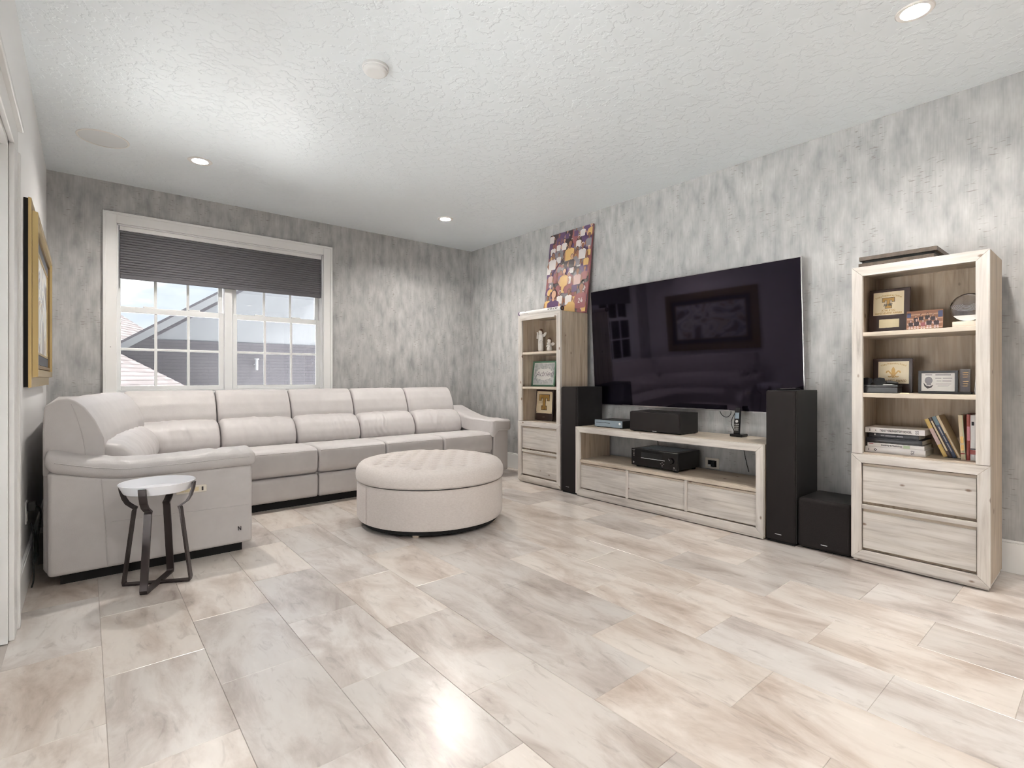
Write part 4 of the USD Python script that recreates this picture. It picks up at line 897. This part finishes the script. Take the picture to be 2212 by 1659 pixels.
# right bookcase, upper shelf
M = lean(3.625, 0.988, 1.3355, 0.06)
pq = thing('award_plaque', 'dark plaque with gold T plate and blank name plate, right bookcase top shelf', 'plaque', (3.63, 0.89, 1.3355), group='award plaques on the bookcases')
part(pq, 'board', put(soft(0, 0.200, 0, 0.260, -0.016, 0, 0.004, 2), M), 'mahogany', 30)
part(pq, 'plate', put(soft(0.022, 0.172, 0.105, 0.242, 0, 0.0014, 0.0005), M), 'brass_plate')
part(pq, 'name_plate', put(soft(0.052, 0.150, 0.030, 0.080, 0, 0.0014, 0.0005), M), 'brass_pale', label='blank brass name plate')
part(pq, 'lettering', put(trimesh.Trimesh(*(lambda m: (m.vertices + [0, 0, .0015], m.faces))(arc_text(SC, 0.010, 0.125, 0.097, 0.092, 0.52))), M), 'ink_gold')
show_T(pq, M, 0.097, 0.146, 0.058, 0.060, 0.0015, 0.0022)
t = text('Prep', 0.0145, 0.0005, True, slant=0.35); t.apply_transform(trimesh.transformations.rotation_matrix(.18, [0, 0, 1])); t.apply_translation((0.096, 0.160, 0.0029)); part(pq, 'lettering', put(t, M), 'ink_dark')
for s, ww, yy in (('ATHLETIC', 0.068, 0.127), ('ACHIEVEMENT AWARD', 0.130, 0.111)):
    t = fit_text(s, ww, 0.011, 0.0005, True); t.apply_translation((0.097, yy, 0.0015)); part(pq, 'lettering', put(t, M), 'ink_gold')
M = lean(3.590, 0.796, 1.3355, 0.10)
ph = thing('team_photo', 'small unframed team photo of seated players in black shirts, leaning on the top shelf', 'photo', (3.60, 0.71, 1.3355))
part(ph, 'print', put(bx(0, 0.162, 0, 0.112, -0.0012, 0), M), 'print_timber')
lay = [('tan' if k % 2 else 'brown', sbox(0, .112 - .0125 * (k + 1), .162, .112 - .0125 * (k + .55))) for k in range(9)] + [('navy', sbox(0, .075, .02, .10)), ('navy', sbox(.14, .07, .162, .104))]
for x, y, s in ((.042, .072, .021), (.066, .078, .021), (.094, .082, .022), (.118, .074, .021)): lay += figure(x, y, s, 'tan', 'dark', 'dark')
for x, y, s in ((.020, .046, .022), (.046, .050, .024), (.075, .044, .022), (.102, .052, .025), (.134, .050, .024)): lay += figure(x, y, s, 'rose', 'dark', 'dark' if x != .075 else 'maroon', .1, True)
lay_print(ph, M, lay, sbox(.002, .002, .160, .110), name='printed_patch')
gl_ = thing('glass_award', 'round clear glass award disc on a pale block, top shelf right', 'award', (3.60, 0.535, 1.3355))
M = lean(3.585, 0.531, 1.3355, 0.0)
part(gl_, 'base', put(soft(-0.062, 0.040, 0, 0.036, -0.045, 0.012, 0.003), M), 'paper_cream')
part(gl_, 'disc', put(lathe([(0, -.014), (.066, -.014), (.0745, -.008), (.0745, .004), (.066, .010), (0, .010)][::-1], 72, (0, 0, 0)), M @ trimesh.transformations.translation_matrix((0, .1095, -.014))), 'acrylic', 25)
arcs = []
for k in range(9):
    rr = .020 + .0055 * k
    a = [math.pi * (1.05 + .9 * i / 20) for i in range(21)]
    arcs.append(tube([(rr * 1.15 * math.cos(q) - .004 * 0, .118 + .0 + rr * .62 * math.sin(q) + .012, 0.0) for q in a], .0007, 5, False))
part(gl_, 'etched_lines', put(cat_(arcs), M), 'acrylic_frost', kind='stuff')
chord = Point(0, .1095).buffer(.0725, 40).intersection(sbox(-.1, .03, .1, .068))
part(gl_, 'frosted_band', put(ext(chord, .0012, -.0035), M), 'paper', label='white frosted lower band')
# right bookcase, middle shelf
M = lean(3.670, 0.980, 0.9835, 0.05)
pq = thing('award_plaque', 'dark plaque with a gold fleur-de-lis athletic award plate, middle shelf of the right bookcase', 'plaque', (3.68, 0.885, 0.9835), group='award plaques on the bookcases')
part(pq, 'board', put(soft(0, 0.196, 0, 0.203, -0.016, 0, 0.004, 2), M), 'mahogany', 30)
part(pq, 'plate', put(soft(0.028, 0.178, 0.052, 0.184, 0, 0.0014, 0.0005), M), 'brass_plate')
part(pq, 'lettering', put(trimesh.Trimesh(*(lambda m: (m.vertices + [0, 0, .0015], m.faces))(arc_text(SC, 0.010, 0.130, 0.103, 0.038, 0.48))), M), 'ink_gold')
t = fit_text('ATHLETIC AWARD', 0.126, 0.013, 0.0005, True); t.apply_translation((0.103, 0.063, 0.0015)); part(pq, 'lettering', put(t, M), 'ink_brown')
fd = [Polygon([(0, 1), (.11, .80), (.14, .62), (.10, .40), (.07, .30), (-.07, .30), (-.10, .40), (-.14, .62), (-.11, .80)]).buffer(.01), sbox(-.17, .28, .17, .33), Polygon([(-.05, .26), (.05, .26), (.11, .0), (0, .05), (-.11, .0)])]
for s in (-1, 1):
    fd.append(LineString([(s * .10, .30), (s * .22, .46), (s * .36, .62), (s * .47, .60), (s * .50, .50)]).buffer(.055)); fd.append(LineString([(s * .08, .26), (s * .17, .12), (s * .30, .10), (s * .36, .13)]).buffer(.04))
fd = affinity.scale(unary_union(fd), .066, .066, origin=(0, 0)); fd = affinity.translate(fd, .103, .086)
part(pq, 'emblem', put(ext(fd, .0006, .0015), M), 'ink_gold', label='gold fleur-de-lis')
bxo = thing('black_box', 'flat black box at the left end of the middle shelf', 'box', (3.56, 0.90, 0.9835))
part(bxo, 'base', soft(3.510, 3.600, 0.818, 0.985, 0.9835, 1.018, 0.002), 'black_satin')
part(bxo, 'lid', soft(3.508, 3.602, 0.816, 0.987, 1.019, 1.031, 0.002), 'black_satin')
gc = thing('sunglasses', 'black sunglasses lying folded on the flat black box', 'sunglasses', (3.55, 0.938, 1.0315))
rimS = [LineString([(-.026, 0), (-.022, .018), (0, .022), (.022, .018), (.026, 0), (.016, -.014), (-.016, -.014), (-.026, 0)])]
for s in (-1, 1):
    q = affinity.translate(rimS[0], s * .031, 0)
    Mg = frame((3.522, 0.938, 1.0475), (0, -1, 0), (.25, 0, 1))
    part(gc, 'rim', put(ext(q.buffer(.0032), .004, -.002), Mg), 'black_gloss')
    part(gc, 'lens', put(ext(Polygon(q), .0015, -.0007), Mg), 'black_gloss')
part(gc, 'bridge', put(ext(LineString([(-.008, .010), (0, .013), (.008, .010)]).buffer(.0025), .004, -.002), Mg), 'black_gloss')
part(gc, 'temple', tube([(3.524, 0.990, 1.055), (3.545, 0.95, 1.046), (3.56, 0.885, 1.040)], .0028, 8), 'black_gloss', True)
part(gc, 'temple', tube([(3.524, 0.889, 1.055), (3.552, 0.93, 1.041), (3.57, 0.975, 1.039)], .0028, 8), 'black_gloss', True)
solo('paper_slip', bx(3.512, 3.545, 0.842, 0.888, 1.0312, 1.0345), 'paper', 'small white paper slip on the flat black box', 'paper')
solo('cloth_pouch', blob([[((3.575, 0.905, 1.042), .0105), ((3.578, 0.870, 1.046), .011), ((3.58, 0.838, 1.040), .008)], [((3.57, 0.88, 1.043), .011), ((3.585, 0.85, 1.040), .0085)]]), 'black_satin', 'crumpled black cloth pouch at the back of the flat black box', 'pouch', True)
solo('brass_tag', soft(3.482, 3.496, 0.760, 0.800, 0.9835, 0.9875, 0.001), 'brass_pale', 'tiny brass tag at the front edge of the middle shelf', 'tag')
M = lean(3.590, 0.742, 0.9835, 0.06)
ce_ = thing('certificate_frame', 'black framed white certificate with a grey head portrait, middle shelf', 'picture', (3.60, 0.66, 0.9835))
board_frame(ce_, M, 0.170, 0.126, 0.013, 0.013, 'black_frame')
part(ce_, 'sheet', put(bx(.012, .158, .012, .114, -.006, -.004), M), 'paper')
part(ce_, 'portrait', put(ext(unary_union([affinity.scale(Point(.045, .072).buffer(1), .017, .021), sbox(.036, .045, .056, .06)]), .0004, -.004), M), 'print_grey', label='grey printed head portrait')
part(ce_, 'portrait_collar', put(ext(Polygon([(.022, .060), (.027, .040), (.040, .027), (.058, .033), (.066, .048), (.050, .040), (.036, .042)]), .0004, -.0036), M), 'ink_dark')
for xa, xb, hh2, yy in ((.030, .060, .0045, .101), (.074, .140, .0055, .1005), (.074, .100, .003, .083), (.106, .146, .003, .083), (.080, .100, .003, .068), (.104, .142, .004, .0675), (.076, .142, .0018, .052), (.084, .134, .0015, .045), (.084, .130, .0012, .039)):
    part(ce_, 'faint_line', put(bx(xa, xb, yy, yy + hh2, -.004, -.0036), M), 'print_grey')
ac = thing('acrylic_block', 'clear acrylic award block beside the framed certificate', 'award', (3.62, 0.548, 0.9835))
part(ac, 'block', soft(3.600, 3.622, 0.522, 0.568, 0.9965, 1.118, 0.002), 'acrylic')
part(ac, 'base', soft(3.590, 3.634, 0.518, 0.572, 0.9835, 0.9963, 0.002), 'black_satin')
for s, zz_ in (('BEST', 1.095), ('TEAM', 1.080)):
    pass
for k, zq in enumerate((1.098, 1.086, 1.074, 1.050, 1.038, 1.026)):
    part(ac, 'etched_line', bx(3.5995, 3.6003, 0.530 + .002 * (k % 3), 0.552, zq, zq + .003), 'ink_gold')

# books
def book(label, M, L, T, D, cover, deco=(), name='book', group=None):
    """A closed book: spine length L along x, thickness T along y, spine at z = 0, pages behind it to -D."""
    group = group or ('books lying in a stack' if 'lying stack' in label else 'leaning books' if 'leaning books' in label else 'books on the middle shelf' if 'middle shelf' in label else 'upright books at the right end')
    p = thing(name, label, 'book', tuple(M[:3, 3]), group)
    c = 0.0022
    sec = Polygon([(0, 0), (D, 0), (D, c), (c * 1.4, c), (c * 1.4, T - c), (D, T - c), (D, T), (0, T)])
    sec = sec.union(affinity.scale(Point(0.001, T / 2).buffer(1), .0032, T * .46))
    C_ = put(ext(sec, L), frame((0, 0, 0), (0, 0, -1), (0, 1, 0)))          # section (depth, thickness) swept along x
    C_.apply_translation((-C_.bounds[0, 0], 0, 0))
    part(p, 'cover', put(C_, M), cover)
    part(p, 'pages', put(bx(.003, L - .003, c, T - c, -D + .004, -c * 1.4), M), 'paper')
    for (kind, x0, x1, y0, y1, mat, s) in deco:
        if kind == 'band': part(p, 'spine_label', put(bx(x0, x1, y0 * T, y1 * T, .0005, .0034), M), mat)
        elif kind == 'diamond':
            q = affinity.rotate(sbox(-1, -1, 1, 1), 45, origin=(0, 0)); q = affinity.scale(q, (x1 - x0) / 2.83, (x1 - x0) / 2.83, origin=(0, 0)).difference(affinity.scale(q, (x1 - x0) / 6.5, (x1 - x0) / 6.5, origin=(0, 0)))
            part(p, 'emblem', put(ext(affinity.translate(q, (x0 + x1) / 2, T / 2), .0006, .0034), M), mat)
        elif kind == 'turned':
            t = fit_text(s, (y1 - y0) * T, x1 - x0, .0006, True); t.apply_transform(trimesh.transformations.rotation_matrix(math.pi / 2, [0, 0, 1])); t.apply_translation((x1, (y0 + y1) / 2 * T, .0034)); part(p, 'lettering', put(t, M), mat)
        else:
            t = fit_text(s, x1 - x0, (y1 - y0) * T, .0006, True); t.apply_translation(((x0 + x1) / 2, y0 * T, .0034)); part(p, 'lettering', put(t, M), mat)
    return p
flat = lambda x, yl, z, yaw=0.0: frame((x, yl, z), (-math.sin(yaw), -math.cos(yaw), 0), (0, 0, 1))
plain('book_white', (0.84, 0.81, 0.80), 0.4); plain('book_black', (0.018, 0.017, 0.022), 0.4); plain('book_yellow', (0.62, 0.43, 0.13), 0.45); plain('book_brown', (0.055, 0.03, 0.022), 0.45)
plain('book_navy', (0.03, 0.045, 0.085), 0.4); plain('book_cream', (0.68, 0.56, 0.38), 0.5); plain('book_red', (0.30, 0.045, 0.035), 0.4); plain('book_teal', (0.10, 0.16, 0.20), 0.45); plain('label_green', (0.45, 0.55, 0.38), 0.5); plain('label_pink', (0.55, 0.20, 0.24), 0.5)
B0 = 0.6282
book('thick white yearbook at the bottom of the lying stack', flat(3.607, 1.000, B0), .288, .0335, .205, 'book_white', [('turned', .222, .238, .18, .82, 'print_grey', '52'), ('diamond', .044, .060, .5, .5, 'ink_dark', ''), ('band', .016, .020, .3, .7, 'print_grey', '')])
book('white anatomy textbook, second from the bottom of the lying stack', flat(3.612, 0.990, B0 + .0337), .272, .0235, .185, 'book_white', [('text', .068, .172, .28, .72, 'ink_dark', 'Anatomy & Physiology'), ('band', .176, .206, .15, .85, 'label_green', ''), ('band', .010, .03, .6, .8, 'label_pink', '')])
book('thin black hardback in the middle of the lying stack', flat(3.610, 0.996, B0 + .0574), .268, .0290, .215, 'book_black')
book('black paperback second from the top of the lying stack', flat(3.622, 0.985, B0 + .0866), .240, .0305, .160, 'book_black', [('band', .060, .078, .44, .62, 'print_grey', ''), ('band', .082, .132, .42, .60, 'print_grey', ''), ('band', .137, .168, .40, .58, 'print_grey', ''), ('band', .028, .034, .5, .8, 'print_white', '')])
book('white yearbook with school lettering on top of the lying stack', flat(3.600, 0.998, B0 + .1173), .284, .0315, .205, 'book_white', [('text', .074, .226, .30, .70, 'ink_dark', 'TRINITY PREPARATORY SCHOOL'), ('turned', .242, .258, .18, .82, 'print_grey', '55'), ('band', .022, .026, .25, .75, 'print_grey', ''), ('band', .050, .056, .4, .6, 'print_grey', '')])
def upright(yl, H, tilt, x=3.66):
    """Spine facing the room, head up, leaning by tilt towards +y; yl is where its left foot edge stands."""
    up = np.array([0, math.sin(tilt), math.cos(tilt)]); right = np.array([0, -math.cos(tilt), math.sin(tilt)])
    o = np.array([x, yl, B0 + (0 if tilt <= 0 else 0.0)]) + up * H
    return frame(o, -up, right) if np.cross(-up, right)[0] < 0 else frame(o, -up, -right)
def stand(label, yl, H, T, tilt, cover, deco=(), x=3.66, D=.15):
    up = np.array([0, math.sin(tilt), math.cos(tilt)]); right = np.array([0, -math.cos(tilt), math.sin(tilt)])
    # local x runs down the spine, local y to the left so that z faces the room
    foot = np.array([x, yl, B0 + 0.0002 + T * max(0.0, math.sin(-tilt))])
    o = foot + up * H
    ex, ey = -up, right
    if np.cross(ex, ey)[0] > 0: ey = -right; o = o + right * T
    return book(label, frame(o, ex, ey), H, T, D, cover, deco)
tl = 0.395
w4 = [(.0185, 'book_yellow', .222), (.0178, 'book_brown', .232), (.0178, 'book_navy', .240), (.0130, 'book_cream', .246)]
lab4 = ['yellow paperback with grey panel, leftmost of the leaning books', 'dark brown book with a cream stripe, second of the leaning books', 'navy blue book, third of the leaning books', 'cream and black book, rightmost of the leaning books']
yl = 0.6455
for k, (T, c, H) in enumerate(w4):
    dec = [[('band', .055, .150, .02, .98, 'print_rose', '')], [('band', .020, .195, .28, .72, 'book_cream', '')], [('band', .062, .110, .32, .62, 'print_grey', ''), ('band', .116, .150, .32, .62, 'print_grey', ''), ('band', .157, .205, .32, .62, 'print_grey', ''), ('band', .0, .05, .02, .98, 'book_teal', '')], [('band', .10, .24, .05, .40, 'ink_brown', '')]][k]
    stand(lab4[k], yl, H, T, tl, c, dec, 3.672, .145)
    yl -= T / math.cos(tl) + .0006
yb = yl + 0.0205
stand('cream upright book with a green edge, leaning slightly against the red book', 0.5665, .240, .0200, 0.055, 'book_cream', [('band', .115, .150, .2, .8, 'ink_gold', ''), ('band', .16, .19, .2, .8, 'ink_gold', ''), ('band', .205, .210, .0, 1.0, 'book_red', ''), ('band', .0, .235, .86, 1.0, 'label_green', '')], 3.640, .165)
stand('red upright book between cream and white books', 0.5440, .246, .0150, 0.0, 'book_red', [('band', .065, .140, .15, .85, 'label_pink', '')], 3.640, .165)
stand('white upright book with a black square at the right end', 0.5283, .243, .0250, 0.0, 'book_white', [('band', .035, .055, .2, .6, 'ink_dark', ''), ('band', .178, .184, .0, 1.0, 'ink_dark', ''), ('band', .186, .210, .0, 1.0, 'book_red', '')], 3.640, .165)
# books at the right end of the middle shelf
B0 = 0.9835
stand('thin silver book leaning at the right end of the middle shelf', 0.5125, .128, .0090, -0.05, 'silver', [('band', .02, .03, .0, 1.0, 'ink_dark', '')], 3.640, .10)
stand('dark brown book beside the thin silver book on the middle shelf', 0.4960, .132, .0130, -0.03, 'book_brown', (), 3.640, .11)
stand('black upright book at the far right end of the middle shelf', 0.4762, .155, .0190, 0.0, 'book_black', (), 3.650, .11)

# two frames lying on top of the right bookcase
for lbl, y0, y1, z0 in (('dark picture frame lying directly on top of the right bookcase', 0.655, 1.004, 1.7152), ('dark picture frame stacked on another on top of the right bookcase', 0.642, 1.001, 1.7530)):
    fr = thing('picture_frame', lbl, 'frame', (3.64, (y0 + y1) / 2, z0), group='frames lying on the right bookcase')
    Mf = frame((3.498, y1, z0 + 0.026), (0, -1, 0), (1, 0, 0)); W, H = y1 - y0, 0.30
    for q in ([(0, 0), (W, 0), (W - .03, .03), (.03, .03)], [(0, H), (W, H), (W - .03, H - .03), (.03, H - .03)], [(0, 0), (0, H), (.03, H - .03), (.03, .03)], [(W, 0), (W, H), (W - .03, H - .03), (W - .03, .03)]):
        part(fr, 'frame_side', put(ext(Polygon(q), .022, -.022), Mf), 'oil_frame')
    part(fr, 'mat', put(bx(.028, W - .028, .028, H - .028, -.012, -.008), Mf), 'paper')
    part(fr, 'spacer', put(bx(.012, W - .012, .012, H - .012, -.0375 if z0 > 1.74 else -.0258, -.0222), Mf), 'dark_void')

# ------------------------------------------------------------------ electronics on the television stand
con = thing('game_console', 'slim grey fronted game console at the left end of the television stand top', 'game console', (3.66, 2.93, SH))
part(con, 'body', soft(3.556, 3.80, 2.774, 3.078, SH + .006, SH + .066, .003), 'black_satin')
part(con, 'front', soft(3.548, 3.557, 2.772, 3.080, SH + .007, SH + .066, .002), 'console_grey')
part(con, 'disc_slot', bx(3.5472, 3.549, 2.905, 3.060, SH + .040, SH + .044), 'dark_void')
part(con, 'power_button', cyl((3.5468, 2.797, SH + .042), (3.550, 2.797, SH + .042), .0105, 24), 'white_plastic', 40)
for y in (2.79, 3.05):
    part(con, 'foot', bx(3.56, 3.78, y, y + .015, SH, SH + .006), 'dark_void')
av = thing('av_receiver', 'black audio video receiver on the open shelf of the television stand', 'receiver', (3.68, 2.43, 0.333))
RZ = 0.3336
part(av, 'chassis', soft(3.530, 3.845, 2.220, 2.644, RZ + .014, RZ + .150, .002), 'black_satin')
part(av, 'front_panel', soft(3.516, 3.531, 2.214, 2.650, RZ + .014, RZ + .151, .003), 'black_gloss')
part(av, 'display', bx(3.5148, 3.517, 2.355, 2.550, RZ + .088, RZ + .128), 'dark_void')
part(av, 'silver_strip', soft(3.5135, 3.517, 2.328, 2.552, RZ + .078, RZ + .0835, .001), 'silver', label='long silver button strip')
kn = part(av, 'volume_knob', put(lathe([(0, 0), (.024, 0), (.024, .010), (.021, .015), (0, .015)], 40), frame((3.516, 2.272, RZ + .085), (0, -1, 0), (0, 0, 1))), 'black_gloss', 35)
part(kn, 'knob_mark', put(bx(-.0015, .0015, .004, .022, .0148, .0158), frame((3.516, 2.272, RZ + .085), (0, -1, .6), (0, .6, 1))), 'silver')
for k, (dy, dz) in enumerate(((0, .012), (.013, .002), (-.013, .002), (0, -.008), (0, -.020))):
    part(av, 'menu_button', bx(3.5146, 3.5165, 2.352 + dy - .0045, 2.352 + dy + .0045, RZ + .052 + dz - .0022, RZ + .052 + dz + .0022), 'tv_metal')
part(av, 'maker_name', bx(3.5149, 3.5165, 2.612, 2.640, RZ + .138, RZ + .1425), 'silver')
for k in range(4):
    part(av, 'logo', bx(3.5149, 3.5165, 2.618, 2.630, RZ + .127 - .012 * k, RZ + .131 - .012 * k), 'tv_metal')
part(av, 'power_button', put(lathe([(0, 0), (.0075, 0), (.0075, .004), (0, .004)], 24), frame((3.516, 2.625, RZ + .038), (0, -1, 0), (0, 0, 1))), 'silver', 40)
part(av, 'headphone_socket', put(lathe([(.003, 0), (.006, 0), (.006, .002), (.003, .002), (.003, 0)], 20), frame((3.516, 2.245, RZ + .036), (0, -1, 0), (0, 0, 1))), 'tv_metal')
part(av, 'lower_text', bx(3.5149, 3.5165, 2.225, 2.252, RZ + .020, RZ + .0225), 'silver')
for k in range(14):
    part(av, 'vent_bar', bx(3.575 + .017 * k, 3.583 + .017 * k, 2.260, 2.610, RZ + .150, RZ + .1522), 'console_grey')
for x in (3.55, 3.79):
    for y in (2.245, 2.60):
        part(av, 'foot', lathe([(0, 0), (.017, 0), (.019, .004), (.019, .0145), (0, .0145)], 24, (x, y, RZ)), 'dark_void', 40)
ph_ = thing('cordless_phone', 'black cordless phone standing in its charging cradle on the television stand', 'phone', (3.775, 1.86, SH))
px, py = 3.770, 1.862
part(ph_, 'cradle', soft(px - .045, px + .05, py - .052, py + .045, SH, SH + .022, .008, 3), 'black_gloss', 40)
Mp = frame((px - .012, py + .010, SH + .018), (0, -1, .05), (.22, -.10, 1))
part(ph_, 'handset', put(soft(-.023, .023, 0, .205, -.022, 0, .008, 3, .02), Mp), 'black_gloss', 40)
part(ph_, 'screen', put(soft(-.016, .016, .118, .165, -.001, .0012, .001), Mp), 'console_grey')
part(ph_, 'navigation_pad', put(lathe([(0, 0), (.011, 0), (.011, .0015), (0, .0015)], 24), Mp @ trimesh.transformations.translation_matrix((0, .098, 0))), 'tv_metal', 40)
for r_ in range(4):
    for c_ in range(3):
        part(ph_, 'key', put(bx(-.0155 + c_ * .0115, -.0075 + c_ * .0115, .028 + .014 * r_, .036 + .014 * r_, 0, .0012), Mp), 'tv_metal')
solo('phone_cable', tube([(3.80, 1.895, SH + .012), (3.845, 1.93, SH + .03), (3.87, 1.965, SH + .10), (3.90, 1.955, SH + .16), (3.909, 1.945, SH + .23)], .0026, 6), 'cable_black', 'thin black cable rising from the phone cradle to the television', 'cable', True)
solo('receiver_cable', tube([(3.893, 2.66, .60), (3.893, 2.652, .53), (3.885, 2.638, .47), (3.87, 2.62, .42)], .0030, 6), 'cable_black', 'short black cable hanging behind the receiver', 'cable', True)
solo('hanging_cable', tube([(3.908, 1.895, .595), (3.906, 1.885, .52), (3.908, 1.865, .42), (3.905, 1.845, .350)], .0026, 6), 'cable_black', 'thin black cable hanging down the wall at the right of the open shelf', 'cable', True)
ou = thing('wall_box', 'ivory wall box with dark plug behind the receiver shelf', 'outlet', (XR, 2.146, .366))
for q in ((2.088, 2.204, .402, .420), (2.088, 2.204, .3335, .350), (2.088, 2.108, .350, .402), (2.184, 2.204, .350, .402)):
    part(ou, 'plate_edge', soft(XR - .010, XR, *q, .002), 'ivory_plastic')
part(ou, 'recess', bx(XR - .003, XR - .0005, 2.108, 2.184, .350, .402), 'dark_void')
part(ou, 'plug', soft(XR - .030, XR - .003, 2.116, 2.142, .352, .392, .003), 'cable_black')
part(ou, 'plug', soft(XR - .018, XR - .003, 2.156, 2.180, .352, .366, .003), 'white_plastic')
rm = thing('remote_control', 'thin black remote lying on the right tower speaker', 'remote', (3.65, 1.45, .990))
Mr = frame((3.56, 1.478, .9905), (1, -.25, 0), (.25, 1, 0))
part(rm, 'body', put(soft(0, .19, -.018, .018, 0, .011, .003), Mr), 'black_gloss')
for k in range(5):
    part(rm, 'button', put(bx(.02 + .03 * k, .036 + .03 * k, -.008, .008, .011, .0125), Mr), 'tv_metal')
